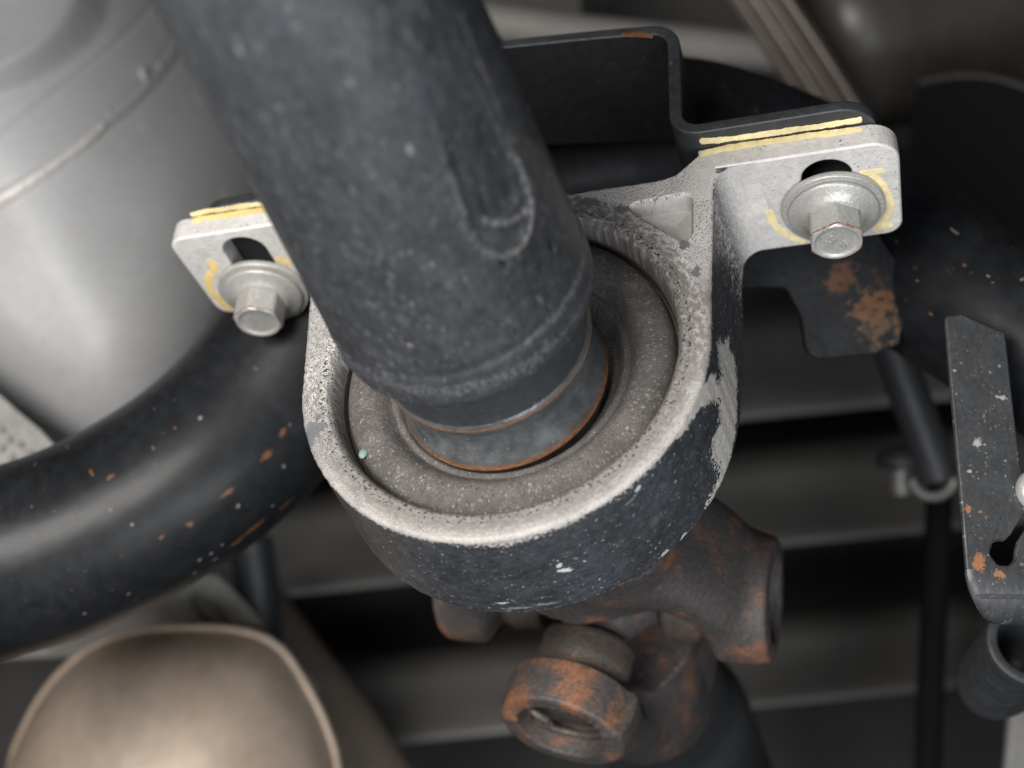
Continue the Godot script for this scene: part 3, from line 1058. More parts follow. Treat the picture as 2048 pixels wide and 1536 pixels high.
# a brushed stroke of paint, a few tenths of a millimetre thick, with uneven edges
func ribbon(parent: Node3D, called: String, pts: Array, across: Vector3, width: float, out: Vector3, m: Material, sd: int) -> void:
	var mmpts := []
	for q: Vector3 in pts:
		mmpts.append(q)
	var path := smooth_path(mmpts, 0.35)
	var f := rougher(sd, 0.07)
	f.fractal_octaves = 2
	var hi := rougher(sd + 50, 0.6)
	var rows := [PackedVector3Array(), PackedVector3Array(), PackedVector3Array(), PackedVector3Array(), PackedVector3Array()]
	for i in path.size():
		var e := minf(i, path.size() - 1 - i) * 0.5
		var w := width * 0.5 * minf(1.0, 0.35 + sqrt(e / width))
		var a := across
		if across == Vector3.ZERO:
			var tg := (path[mini(i + 1, path.size() - 1)] - path[maxi(i - 1, 0)]).normalized()
			a = tg.cross(out).normalized()
		var e2 := hi.get_noise_2d(i * 0.5, 7.0) * 0.22
		var w0 := w * (1.0 + e2 + f.get_noise_2d(i * 0.5, 3.0) * 0.35)
		var w1 := w * (1.0 + hi.get_noise_2d(i * 0.5, 70.0) * 0.22 + f.get_noise_2d(i * 0.5, 90.0) * 0.35)
		var lift := out * (0.06 + 0.01 * f.get_noise_2d(i * 0.5, 40.0))
		rows[0].append((path[i] - a * w0 - out * 0.05) * K)
		rows[1].append((path[i] - a * w0 * 0.96 + lift * 0.8) * K)
		rows[2].append((path[i] + lift) * K)
		rows[3].append((path[i] + a * w1 * 0.96 + lift * 0.8) * K)
		rows[4].append((path[i] + a * w1 - out * 0.05) * K)
	var g := Geo.new()
	g.grid(rows)
	put(called, g, m, parent)


# ------------------------------------------------------------------ the carrier bearing
var outline := PackedVector2Array()


func radius_out(a: float) -> float:
	var dir := Vector2(cos(a), sin(a))
	var far := dir * 200.0
	var best := 65.7
	for i in outline.size():
		var h = Geometry2D.segment_intersects_segment(Vector2.ZERO, far, outline[i], outline[(i + 1) % outline.size()])
		if h != null:
			best = maxf(best, (h as Vector2).length())
	return best


func pocket_depth(p: Vector2, poly: PackedVector2Array) -> float:
	var d := INF
	for k in poly.size():
		d = minf(d, p.distance_to(Geometry2D.get_closest_point_to_segment(p, poly[k], poly[(k + 1) % poly.size()])))
	if not Geometry2D.is_point_in_polygon(p, poly):
		d = -d
	return 6.5 * smooth(-0.4, 1.5, d) + 1.5 * smooth(1.5, 8.0, d)


func bearing() -> void:
	var root := thing("carrier_bearing", "worn cast aluminium bearing bracket with a dusty rubber cushion round the shaft", "bearing")
	var pts := []
	for k in 25:
		var a := PI + PI * k / 24.0
		pts.append(Vector2(cos(a), sin(a)) * 65.7)
	pts.append_array([Vector2(66.4, 17.7), Vector2(67.2, 33.4), Vector2(67.7, 45.7), Vector2(68.3, 56), Vector2(69.6, 63.5), Vector2(69.4, 72.6), Vector2(68.2, 72.4), Vector2(64.8, 70.6), Vector2(61.3, 67.2), Vector2(57.6, 63.7), Vector2(53, 62.3), Vector2(47.9, 62.0), Vector2(31.2, 62.4), Vector2(18.5, 62.1), Vector2(0, 62.6), Vector2(-20, 63.4), Vector2(-40, 65), Vector2(-56, 67), Vector2(-64, 72), Vector2(-72, 77.6), Vector2(-74, 77.8), Vector2(-73, 68.5), Vector2(-70, 60), Vector2(-68.6, 45), Vector2(-67.5, 26.8), Vector2(-66.4, 10)])
	outline = PackedVector2Array(pts)
	var pocket := rounded([Vector2(38.2, 53.6), Vector2(61.6, 54.3), Vector2(61.0, 31.5)], [2.2, 3.2, 3.0], 6)
	var angles := []
	var a := -PI
	while a < PI:
		angles.append(a)
		a += deg_to_rad(0.27 if a > 0.4 and a < 1.12 else 0.9)
	angles.append(PI)
	var jag := rougher(61, 0.35)
	var rag := rougher(62, 0.9)
	var front := Geo.new()
	var wall := Geo.new()
	var NF := 64
	var rows := []
	var uvs := []
	var wr := []
	var wu := []
	var depth := -44.0
	for row_i in NF + 9:
		rows.append(PackedVector3Array())
		uvs.append(PackedVector2Array())
	for row_i in 26:
		wr.append(PackedVector3Array())
		wu.append(PackedVector2Array())
	for t: float in angles:
		var dir := Vector2(cos(t), sin(t))
		var ro := radius_out(t) + jag.get_noise_2d(dir.x * 60.0, dir.y * 60.0) * 0.28
		var rj := jag.get_noise_2d(dir.x * 40.0, dir.y * 40.0 + 500.0) * 0.22
		var line := [Vector2(55.2, -9.5), Vector2(55.4, -5.0), Vector2(55.7 + rj, -2.2), Vector2(56.2 + rj, -1.2), Vector2(56.7 + rj, -0.45), Vector2(57.3 + rj, -0.1)]
		for k in NF:
			var r := lerpf(57.8 + rj, ro - 1.3, k / (NF - 1.0))
			line.append(Vector2(r, 0.0))
		line.append_array([Vector2(ro - 0.7, -0.22), Vector2(ro - 0.25, -0.6), Vector2(ro, -1.15)])
		for k in line.size():
			var q: Vector2 = line[k]
			var xy := dir * q.x
			var z := q.y
			if k >= 6 and k < 6 + NF:
				z -= pocket_depth(xy, pocket) if xy.x > 35.0 and xy.y > 28.0 else 0.0
				z += rag.get_noise_2d(xy.x, xy.y) * 0.10
			rows[k].append(Vector3(xy.x, xy.y, z) * K)
			uvs[k].append(Vector2((xy.x + 80.0) / 160.0, (80.0 - xy.y) / 160.0))
		var grow := 1.8 + 2.4 * smooth(-0.35, 0.35, sin(t)) * smooth(-0.2, 0.3, absf(cos(t)))
		for k in 26:
			var f := k / 22.0
			var z := lerpf(-1.15, depth + 0.8, minf(f, 1.0))
			var r := ro + grow * minf(f, 1.0)
			if k == 23:
				z = depth + 0.25
				r -= 0.3
			elif k == 24:
				z = depth
				r -= 1.0
			elif k == 25:
				z = depth
				r = 54.0
			var xy := dir * r
			wr[k].append(Vector3(xy.x, xy.y, z) * K)
			wu[k].append(Vector2((t + PI) / TAU, -z / 44.5))
	front.grid(rows, uvs, true)
	wall.grid(wr, wu, true)
	put("housing_ring", [front, wall], [front_skin(pocket), wall_skin()], root)
	ear(root, 1.0, 63.5, 72.6, Vector2(127, 103.6))
	ear(root, -1.0, 68.5, 77.9, Vector2(128.3, 102.4))
	# rubber cushion
	var p := paint(1024, 256, 131, Color(0.082, 0.075, 0.071), {"a1": 0.25, "a2": 0.22, "a3": 0.45, "f1": 0.01, "f2": 0.05, "f3": 0.3})
	specks(p, 132, 9000, 0.8, 2.6, [Color(0.30, 0.28, 0.26), Color(0.2, 0.18, 0.165), Color(0.03, 0.028, 0.027), Color(0.05, 0.045, 0.042)], 0.2, 0.8)
	var m := bumped(mat(picture(p), 0.85), plain_grain(1024, 128, 14, 0.3), 0.03)
	m.uv1_scale = Vector3(2, 1, 1)
	var g := Geo.new()
	var up := Transform3D(Basis(Vector3(1, 0, 0), Vector3(0, 0, 1), Vector3(0, -1, 0)), Vector3.ZERO)
	var prof := []
	for q in [[55.6, -13.0], [54.6, -13.2], [54.0, -12.6], [53.7, -11.8], [53.4, -10.0], [52.6, -8.2], [51.3, -6.7], [49.3, -5.4], [47.0, -4.7], [44.8, -4.8], [43.0, -5.6], [41.3, -7.3], [40.1, -9.3], [39.2, -10.6], [38.5, -10.9], [37.8, -10.4], [37.0, -10.6], [36.2, -11.8], [35.0, -13.5], [33.8, -15.0], [30.0, -16.0]]:
		prof.append(Vector2(q[0], q[1]) * K)
	lathe(g, prof, 160, up)
	put("rubber_cushion", g, m, root)
	g = Geo.new()
	lathe(g, [Vector2(0.056, -0.0092), Vector2(0.0551, -0.0091), Vector2(0.0547, -0.0096), Vector2(0.0545, -0.016)], 120, up)
	put("bore_sleeve", g, M.worn_steel, root)
	# bits that catch the eye
	g = Geo.new()
	lathe(g, [Vector2(0, 0.0007), Vector2(0.0009, 0.0006), Vector2(0.0014, 0.0)], 9, Transform3D(Basis(Vector3(1, 0, 0), Vector3(0, 0, 1), Vector3(0, -1.3, 0)), Vector3(-44.5, -27.4, -6.4) * K))
	put("green_fleck", g, mat(Color(0.16, 0.24, 0.2), 0.8), root)
	# yellow inspection paint
	ribbon(root, "paint_mark", [Vector3(64.6, 70.3, 0), Vector3(70, 71.2, 0.05), Vector3(78.9, 71.2, 0.05), Vector3(100.4, 71.0, 0.05), Vector3(116.5, 70.6, -0.1)], Vector3(0, 1, 0), 2.6, Vector3(0, 0, 1), M.pale_yellow, 1)
	ribbon(root, "paint_mark", [Vector3(-122.0, 75.9, -0.3), Vector3(-114.3, 76.4, 0.05), Vector3(-105.0, 76.3, 0.05), Vector3(-86, 76.1, 0.05)], Vector3(0, 1, 0), 2.6, Vector3(0, 0, 1), M.yellow, 2)
	for s in [[[83.3, -23.9], [83.8, -27.1], [85.2, -33.7], [89.0, -39.8], [93.6, -43.2]], [[113.9, -12.7], [118.1, -13.3], [121.9, -13.2]], [[117.2, -14.4], [121.0, -20.5], [122.7, -28.8], [121.5, -34.7], [118.1, -41.0]], [[116.2, -42.0], [119.8, -41.0], [122.9, -40.3]]]:
		var q := []
		for e in s:
			q.append(Vector3(e[0], 63.45, e[1]))
		ribbon(root, "paint_mark", q, Vector3.ZERO, 2.6, Vector3(0, -1, 0), M.pale_yellow, int(s[0][0]))
	for s in [[[-118.4, -13.5], [-117.3, -17.2], [-122.0, -23.0], [-124.3, -29.6], [-124.0, -37.0], [-122.5, -43.0]], [[-93.1, -17.5], [-88.4, -21.9]]]:
		var q := []
		for e in s:
			q.append(Vector3(e[0], 68.45, e[1]))
		ribbon(root, "paint_mark", q, Vector3.ZERO, 3.0, Vector3(0, -1, 0), M.yellow, int(-s[0][0]))


func ear(root: Node3D, side: float, yb: float, yt: float, xs: Vector2) -> void:
	var g := Geo.new()
	var zb := -45.0
	var poly := rounded([Vector2(64.0, -0.07), Vector2(xs.x, -0.07), Vector2(xs.x - 1.0, zb), Vector2(64.0, zb)], [0, 9.0 if side > 0 else 6.0, 6.0, 0], 9)
	poly = resampled(poly, 3.0)
	var hole := PackedVector2Array()
	for k in 33:
		var a := TAU * k / 32.0
		if k == 32:
			break
		hole.append(Vector2(xs.y + cos(a) * 8.1, (-12.6 if sin(a) > 0.0 else -31.0) + sin(a) * 8.1))
	var sp := PackedVector2Array()
	for q in poly:
		sp.append(Vector2(q.x * side, q.y) * K)
	var sh := PackedVector2Array()
	for q in hole:
		sh.append(Vector2(q.x * side, q.y) * K)
	slotted(g, sp, sh, Vector2(xs.y * side, -22.0) * K, yb * K, yt * K, 0.0008)
	# cove between the plate and the ring's wall
	var c := Geo.new()
	var rows := []
	var r := 8.5
	for i in 20:
		var z := lerpf(-0.5, zb + 1.0, i / 19.0)
		var xw := 68.5 + 3.2 * (i / 19.0)
		var row := PackedVector3Array()
		row.append(Vector3((xw + r + 5.0) * side, yb - 0.06, z) * K)
		for k in 13:
			var a := PI / 2.0 + PI / 2.0 * k / 12.0
			row.append(Vector3((xw + r + cos(a) * r) * side, yb - r + sin(a) * r - 0.06, z) * K)
		row.append(Vector3((xw - 0.4) * side, yb - r - 4.0, z) * K)
		row.append(Vector3((xw - 3.0) * side, yb - r - 9.0, z) * K)
		rows.append(row)
	c.grid(rows)
	for e in [0, 19]:
		var ring: PackedVector3Array = rows[e].duplicate()
		ring = ring.slice(1, 14)
		ring.append(Vector3(66.0 * side * K, ring[12].y, ring[12].z))
		ring.append(Vector3(66.0 * side * K, yb * K, ring[12].z))
		var fan := PackedInt32Array()
		for k in range(0, 13):
			fan.append_array(PackedInt32Array([14, k, k + 1]))
		c.flat(ring, fan, Vector3(0, 0, 1 if e == 0 else -1))
	put("mounting_ear", [g, c], [M.cast, cove_skin(side)], root)


# a level plate with one hole that every point of the edge can see
func slotted(g: Geo, poly: PackedVector2Array, hole: PackedVector2Array, mid: Vector2, y0: float, y1: float, bev: float) -> void:
	var angles := []
	for k in 180:
		angles.append(-PI + TAU * k / 180.0)
	for q in poly:
		angles.append((q - mid).angle())
	angles.sort()
	var loops := []
	for src in [inset(hole, -bev), inset(hole, -bev * 0.3), hole, inset(poly, bev), inset(poly, bev * 0.3), poly]:
		var row := PackedVector2Array()
		for a: float in angles:
			var far := mid + Vector2.from_angle(a) * 0.3
			var hit := mid
			for i in src.size():
				var h = Geometry2D.segment_intersects_segment(mid, far, src[i], src[(i + 1) % src.size()])
				if h != null and (h as Vector2).distance_to(mid) > hit.distance_to(mid):
					hit = h
			row.append(hit)
		row.append(row[0])
		loops.append(row)
	var make := func(list: Array) -> void:
		var rows := []
		for e in list:
			var row := PackedVector3Array()
			for q: Vector2 in loops[e[0]]:
				row.append(Vector3(q.x, e[1], q.y))
			rows.append(row)
		g.grid(rows, [], true)
	make.call([[2, y1 - bev], [2, y0 + bev], [1, y0 + bev * 0.3], [0, y0]])
	make.call([[0, y0], [3, y0]])
	make.call([[3, y0], [4, y0 + bev * 0.3], [5, y0 + bev], [5, y1 - bev], [4, y1 - bev * 0.3], [3, y1]])
	make.call([[3, y1], [0, y1]])


func cove_skin(side: float) -> Material:
	var p := paint(256, 256, 171, Color(0.53, 0.515, 0.50), {"a1": 0.12, "a2": 0.12, "a3": 0.15})
	var rng := RandomNumberGenerator.new()
	rng.seed = 172
	# leftovers of black paint get denser towards the wall
	for k in 6500:
		var u := pow(rng.randf(), 0.42)
		dab(p, u * 256, rng.randf() * 256, rng.randf_range(0.5, 1.5) * (0.5 + u), rng.randf_range(0.5, 1.3) * (0.5 + u), rng.randf() * 3.0, Color(0.045, 0.046, 0.05), rng.randf_range(0.3, 0.95) * (0.35 + 0.65 * u), 0.0, null, 0.6)
	return bumped(mat(picture(p), 0.65, 0.1), grain(4, 0.08), 0.012)


func pocket_in(px: float, py: float, pocket: PackedVector2Array) -> bool:
	return px > 36.0 and px < 64.0 and py > 30.0 and py < 56.0 and Geometry2D.is_point_in_polygon(Vector2(px, py), pocket)


func front_skin(pocket: PackedVector2Array) -> Material:
	const S := 1024
	var big := noise(S, S, 141, 0.012, 3)
	var mid := noise(S, S, 142, 0.10, 3)
	var fine := noise(S, S, 143, 0.30, 2)
	var streak := noise(1024, 64, 144, 0.11, 3)
	var pic := Pic.new()
	pic.w = S
	pic.h = S
	pic.d.resize(S * S * 3)
	var scale := 160.0 / S
	for y in S:
		for x in S:
			var i := y * S + x
			var px := x * scale - 80.0
			var py := 80.0 - y * scale
			var r := sqrt(px * px + py * py)
			if r < 54.0 or r > 104.0:
				continue
			var n1 := big[i] / 127.5 - 1.0
			var n2 := mid[i] / 127.5 - 1.0
			var n3 := fine[i] / 127.5 - 1.0
			var dirx := px / r
			var diry := py / r
			# bare casting, greyer low on the ring
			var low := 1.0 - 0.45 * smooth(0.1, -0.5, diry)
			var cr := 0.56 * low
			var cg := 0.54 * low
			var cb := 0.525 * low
			var f := (1.0 + 0.10 * n1) * (1.0 + 0.14 * n2) * (1.0 + 0.12 * n3)
			# black paint left in the pores
			var dens := 0.20
			var dirt := 0.04 + 0.12 * maxf(0.0, n1)
			if diry < 0.45 + 0.12 * n1 or r < 64.0:
				# the machined, dirty lip of the ring
				dirt = 0.85 * (1.0 - smooth(60.0, 64.4, r + n2 * 0.8 + n3 * 0.5)) + 0.2
				if px < -20.0 and diry > -0.55:
					dirt = 0.35 + 0.25 * n1
					dens = 0.06
				elif diry < -0.3:
					dens = 0.30
				else:
					dirt = maxf(dirt, 0.75 * (1.0 - smooth(0.2, 0.5, diry)) + 0.12 + 0.3 * n1)
					dens = 0.26
			if py > 50.0:
				dens += 0.3 * smooth(57.0, 69.0, px)
			if diry >= 0.45 and r < 66.5:
				dirt = 0.9 * (1.0 - smooth(61.0, 67.0, r + n2 * 1.2 + n3 * 0.5))
			# turned marks and grime run round the lip
			var si := clampi(int((r - 54.0) * 4.6), 0, 63) * 1024 + clampi(int((atan2(py, px) / TAU + 0.5) * 1023.0), 0, 1023)
			var sn := streak[si] / 127.5 - 1.0
			if r < 67.0:
				dirt += sn * 0.7 * (1.0 - smooth(63.0, 67.0, r))
			if pocket_in(px, py, pocket):
				dirt = maxf(dirt, 0.25 + 0.2 * n1)
			dirt = clampf(dirt, 0.0, 1.0)
			cr = lerpf(cr, 0.175, dirt)
			cg = lerpf(cg, 0.161, dirt)
			cb = lerpf(cb, 0.151, dirt)
			var pore := smooth(dens, dens + 0.16, n3 * 0.75 + n2 * 0.35)
			if dirt > 0.5 and pore > 0.0:
				pore *= 0.8
			if pocket_in(px, py, pocket):
				pore *= 0.3
			cr = lerpf(cr, 0.06, pore)
			cg = lerpf(cg, 0.059, pore)
			cb = lerpf(cb, 0.06, pore)
			# bright chalky outer edge, low on the ring
			if diry < -0.25 and r > 60.0:
				var chalk := smooth(62.0, 64.6, r + n2 * 2.2 + n3 * 0.9 + sn * 1.2) * (0.45 + 0.55 * smooth(-0.45, -0.8, diry)) * (0.2 + 0.8 * smooth(-0.35, 0.25, n2 * 0.7 + n1 * 0.6 + sn * 0.4))
				cr = lerpf(cr, 0.32, chalk)
				cg = lerpf(cg, 0.298, chalk)
				cb = lerpf(cb, 0.28, chalk)
				var pit := smooth(0.28, 0.42, n3 * 0.6 + n2 * 0.45) * 0.85
				cr = lerpf(cr, 0.08, pit)
				cg = lerpf(cg, 0.075, pit)
				cb = lerpf(cb, 0.075, pit)
			# black pits along the inner edge
			if r > 56.6 and r < 60.4:
				var pit2 := smooth(0.30, 0.38, n2 * 0.9 + n3 * 0.25) * (1.0 - smooth(1.2, 1.9, absf(r - 58.4)))
				cr = lerpf(cr, 0.012, pit2)
				cg = lerpf(cg, 0.012, pit2)
				cb = lerpf(cb, 0.012, pit2)
			if r < 57.2:
				f *= 0.8 + 0.2 * n2
			pic.d[i * 3] = tones[clampi(int(cr * f * 2047.0), 0, 2047)]
			pic.d[i * 3 + 1] = tones[clampi(int(cg * f * 2047.0), 0, 2047)]
			pic.d[i * 3 + 2] = tones[clampi(int(cb * f * 2047.0), 0, 2047)]
	# a patch of remaining grey paint at the left, and chips of it by the pocket
	var rag := rougher(19, 0.05)
	var spots := [[-59.5, -21.5, 3.2, 5.0, 0.5], [38, 52, 3.0, 1.4, 0.5], [27.5, 57.0, 5.0, 1.6, 0.4], [50, 43, 2.2, 1.0, -0.8], [58.5, 33, 1.8, 1.8, 0.0], [62.0, 22, 1.2, 2.4, 0.2]]
	for q in spots:
		dab(pic, (q[0] + 80.0) / scale, (80.0 - q[1]) / scale, q[2] / scale, q[3] / scale, q[4], Color(0.105, 0.108, 0.115), 0.85, 0.4, rag, 0.4)
	return bumped(mat(picture(pic), 0.62, 0.12), ImageTexture.create_from_image(Image.create_from_data(S, S, false, Image.FORMAT_L8, fine)), 0.025)


const CHIP := [Vector2(0.7, 7.5), Vector2(3.5, 15), Vector2(10.8, 24.3), Vector2(6, 24), Vector2(8, 31.3), Vector2(3, 36), Vector2(-3, 38.3), Vector2(-12.0, 41.2), Vector2(-18.2, 43.6), Vector2(-23.6, 43.8), Vector2(-32.6, 43.8), Vector2(-32.9, 40.9), Vector2(-25.3, 39.5), Vector2(-23.6, 35.4), Vector2(-25.5, 30), Vector2(-23.9, 26.3), Vector2(-21.2, 22.7), Vector2(-17.0, 24.8), Vector2(-13.3, 17.8), Vector2(-16, 13), Vector2(-19.1, 7.7), Vector2(-24.8, 4.5), Vector2(-33.5, 3.0), Vector2(-36, 1.0), Vector2(-28.5, -1), Vector2(-20.7, 0.2), Vector2(-11.7, 4.8), Vector2(-9.3, 8.9), Vector2(-11.3, 11.9), Vector2(-7.7, 16.8), Vector2(-4.2, 12.3)]


func wall_skin() -> Material:
	var w := 2048
	var h := 256
	var p := paint(w, h, 151, Color(0.033, 0.036, 0.041), {"a1": 0.3, "a2": 0.3, "a3": 0.3, "f1": 0.008, "f2": 0.04})
	specks(p, 152, 5200, 0.6, 2.2, [Color(0.42, 0.42, 0.43), Color(0.2, 0.2, 0.21), Color(0.012, 0.012, 0.013)], 0.2, 0.9)
	specks(p, 153, 420, 2.0, 12.0, [Color(0.085, 0.085, 0.09), Color(0.018, 0.019, 0.021)], 0.15, 0.5)
	var f1 := rougher(154, 0.025)
	var f2 := rougher(155, 0.12)
	var ppd := w / 360.0
	var pmm := h / 44.5
	var chip := PackedVector2Array(CHIP)
	for x in w:
		var deg := x / ppd - 180.0
		for y in h:
			var z := y / pmm
			var n1 := f1.get_noise_2d(x, y)
			var n2 := f2.get_noise_2d(x, y)
			var t := 0.0
			var col := Color(0.46, 0.45, 0.44)
			# bare metal high on the sides, paint wearing out towards it
			if deg > 10.0 or deg < -185.0:
				t = smooth(0.0, 0.35, (deg - 33.0) / 12.0 + n1 * 0.6 + n2 * 1.5)
			# worn front edge, low on the ring
			if z < 7.0 and deg < 5.0:
				var reach := 0.5
				if deg > -125.0 and deg < -40.0:
					reach = 1.5 + 1.7 * exp(-pow((deg + 84.0) / 13.0, 2.0))
				elif deg <= -125.0:
					reach = 0.9
				var k := smooth(-0.25, 0.25, reach - z + n2 * 3.2 + n1 * 1.5)
				if k > t:
					t = k
					col = Color(0.32, 0.30, 0.285) * (1.0 + n2 * 0.5)
			# flaked patch
			if deg > -40.0 and deg < 16.0:
				var q := Vector2(deg + n2 * 4.0 + n1 * 2.0, z + n2 * 2.2)
				if Geometry2D.is_point_in_polygon(q, chip):
					t = 1.0
					col = Color(0.47, 0.445, 0.415) * (1.0 + n2 * 0.25)
			if z > 42.6 and deg < -30.0:
				t = maxf(t, 0.35 * smooth(0.0, 0.3, n2 + n1 * 0.5))
			if t > 0.0:
				var i := (y * w + x) * 3
				p.d[i] += int((byte_of(col.r) - p.d[i]) * t)
				p.d[i + 1] += int((byte_of(col.g) - p.d[i + 1]) * t)
				p.d[i + 2] += int((byte_of(col.b) - p.d[i + 2]) * t)
	for q in [[-75.7, 23.6, 9, 6, 0.2], [-76.3, 20.6, 4, 7, 0.5], [-74.6, 24.6, 6, 4, 0.0], [-50.2, 42.7, 9, 6, 0.0], [-43.3, 42.9, 7, 6, 0.0], [-49.9, 5.2, 5, 7, 0.3], [-52.3, 7.2, 16, 3, -0.3], [-95.4, 37.0, 10, 3, 0.0], [-84, 39.9, 20, 4, 0.1], [-92, 40.5, 22, 4, 0.0]]:
		dab(p, (q[0] + 180.0) * ppd, q[1] * pmm, q[2], q[3], q[4], Color(0.55, 0.54, 0.53), 0.9 if q[2] < 15 else 0.35, 0.28, f2, 0.35)
	return bumped(mat(picture(p), 0.46), plain_grain(1024, 128, 15, 0.12), 0.02)


# ------------------------------------------------------------------ shaft
func shaft() -> void:
	var root := thing("propeller_shaft", "thick black propeller shaft tube coming towards the viewer out of the bearing", "shaft", SHAFT)
	var w := 1536
	var h := 1024
	var p := paint(w, h, 201, Color(0.0295, 0.0322, 0.0368), {"a1": 0.28, "a2": 0.3, "a3": 0.2, "f1": 0.006, "f2": 0.025})
	# the picture spans theta -180..10 degrees across and z 30..200 mm down
	specks(p, 202, 5200, 1.5, 9.0, [Color(0.10, 0.10, 0.105), Color(0.15, 0.145, 0.135), Color(0.09, 0.095, 0.105), Color(0.012, 0.012, 0.014)], 0.1, 0.5)
	specks(p, 208, 420, 1.2, 2.6, [Color(0.3, 0.29, 0.27), Color(0.24, 0.2, 0.16)], 0.2, 0.7)
	specks(p, 203, 110, 3.0, 8.0, [Color(0.24, 0.225, 0.2), Color(0.2, 0.2, 0.2)], 0.2, 0.6)
	specks(p, 207, 60, 10.0, 60.0, [Color(0.05, 0.052, 0.058), Color(0.015, 0.016, 0.018)], 0.1, 0.35)
	var pd := w / 190.0
	var pz := h / 170.0
	var rag := rougher(204, 0.05)
	var marks := [[-36.8, 144.1, 12, 10, 0.008], [-22.9, 67.6, 8, 14, 0.008], [-47.0, 79.0, 10, 12, 0.006]]
	for q in marks:
		dab(p, (q[0] + 180.0) * pd, (q[1] - 30.0) * pz, q[2], q[3], 0.3, Color(q[4], q[4], q[4]), 0.9, 0.3, rag, 0.4)
	for q in [[-16.0, 102.6, 5, 8, 0], [-141.1, 90.4, 5, 20, 0], [-60.8, 125.0, 9, 9, 1], [-102.6, 162.8, 7, 7, 1], [-95, 63, 10, 6, 1]]:
		dab(p, (q[0] + 180.0) * pd, (q[1] - 30.0) * pz, q[2], q[3], 0.0, [Color(0.3, 0.14, 0.08), Color(0.22, 0.21, 0.2)][q[4]], 0.75, 0.3, rag, 0.5)
	# scuffs along the rim and round the pressed recess
	for k in 90:
		var th := -150.0 + 150.0 * fposmod(k * 0.618, 1.0)
		dab(p, (th + 180.0) * pd, (39.0 + 10.0 * fposmod(k * 0.377, 1.0) - 30.0) * pz, 24.0 + 30.0 * fposmod(k * 0.21, 1.0), 3.0, 0.05, Color(0.13, 0.13, 0.135), 0.32, 0.7, rag, 0.6)
	var rim := []
	for k in 40:
		var a := PI * k / 39.0
		rim.append(Vector2(-36.5 + cos(a) * 16.5, 92.0 - sin(a) * 14.5))
	for k in 44:
		rim.append(Vector2(-20.0 + 4.0 * (k / 43.0), 92.0 + k * 1.15))
	for k in 14:
		rim.append(Vector2(-53.2 + 3.0 * (k / 13.0), 92.0 + k * 1.6))
	for k in 26:
		rim.append(Vector2(-26.0 - 20.0 * (k / 25.0), 84.0 + 9.0 * pow(k / 25.0, 2.0)))
	for k in rim.size():
		var q: Vector2 = rim[k]
		var str := 0.25 + 0.6 * absf(rag.get_noise_1d(k * 5.0)) * 1.6
		dab(p, (q.x + 180.0) * pd, (q.y - 30.0) * pz, 10.0, 5.0, 0.0, Color(0.17, 0.165, 0.155), str, 0.7, rag, 0.8)
	var skin := bumped(mat(picture(p), 0.52), grain(16, 0.03), 0.03)
	# tube with its pressed recess
	var g := Geo.new()
	var rows := []
	var uvs := []
	var zs := [33.6, 34.4, 35.2, 36.0, 36.8, 38.0, 40.0, 42.0, 44.0, 45.6, 46.6, 47.4, 48.2, 49.0, 50.0, 51.5]
	var z := 53.0
	while z < 205.0:
		zs.append(z)
		z += 0.9 if z < 145.0 else 4.0
	for zz: float in zs:
		var r := tube_radius(zz)
		var row := PackedVector3Array()
		var ur := PackedVector2Array()
		for k in 361:
			var th := -180.0 + k
			if k > 90 and k < 200:
				th = -180.0 + k
			var rr := r - recess(th, zz)
			var a := deg_to_rad(th)
			row.append(Vector3(cos(a) * rr, sin(a) * rr, zz) * K)
			ur.append(Vector2((th + 180.0) / 190.0, (zz - 30.0) / 170.0))
		rows.append(row)
		uvs.append(ur)
	g.grid(rows, uvs, true)
	put("tube", g, skin, root)
	var up := Transform3D(Basis(Vector3(1, 0, 0), Vector3(0, 0, 1), Vector3(0, -1, 0)), Vector3.ZERO)
	g = Geo.new()
	lathe(g, [Vector2(0.0372, 0.0342), Vector2(0.0335, 0.0330), Vector2(0.0318, 0.0318), Vector2(0.0316, 0.030), Vector2(0.0318, 0.020), Vector2(0.0322, 0.0145)], 160, up)
	put("journal", g, bumped(tri(mat(picture(shaft_black(221)), 0.38), 14.0), grain(3, 0.05), 0.015), root)
	g = Geo.new()
	var pr := []
	for q in [[32.2, 14.5], [32.7, 13.6], [33.0, 12.6], [32.7, 11.0], [31.4, 8.6], [30.5, 5.4], [30.3, 2.0], [30.9, -2.0], [32.4, -5.2], [33.0, -7.2], [33.4, -8.2], [33.3, -9.0], [32.5, -10.0], [31.5, -16.0]]:
		pr.append(Vector2(q[0], q[1]) * K)
	lathe(g, pr, 160, up)
	put("dust_shield", g, bumped(mat(picture(collar_skin()), 0.36, 0.1), plain_grain(1024, 64, 17, 0.06), 0.012), root)


func shaft_black(sd: int) -> Pic:
	var p := paint(512, 512, sd, Color(0.033, 0.036, 0.041), {"a1": 0.25, "a2": 0.25, "a3": 0.25, "seamless": true})
	specks(p, sd + 1, 260, 0.7, 1.8, [Color(0.3, 0.3, 0.3), Color(0.12, 0.12, 0.12)], 0.2, 0.8)
	return p


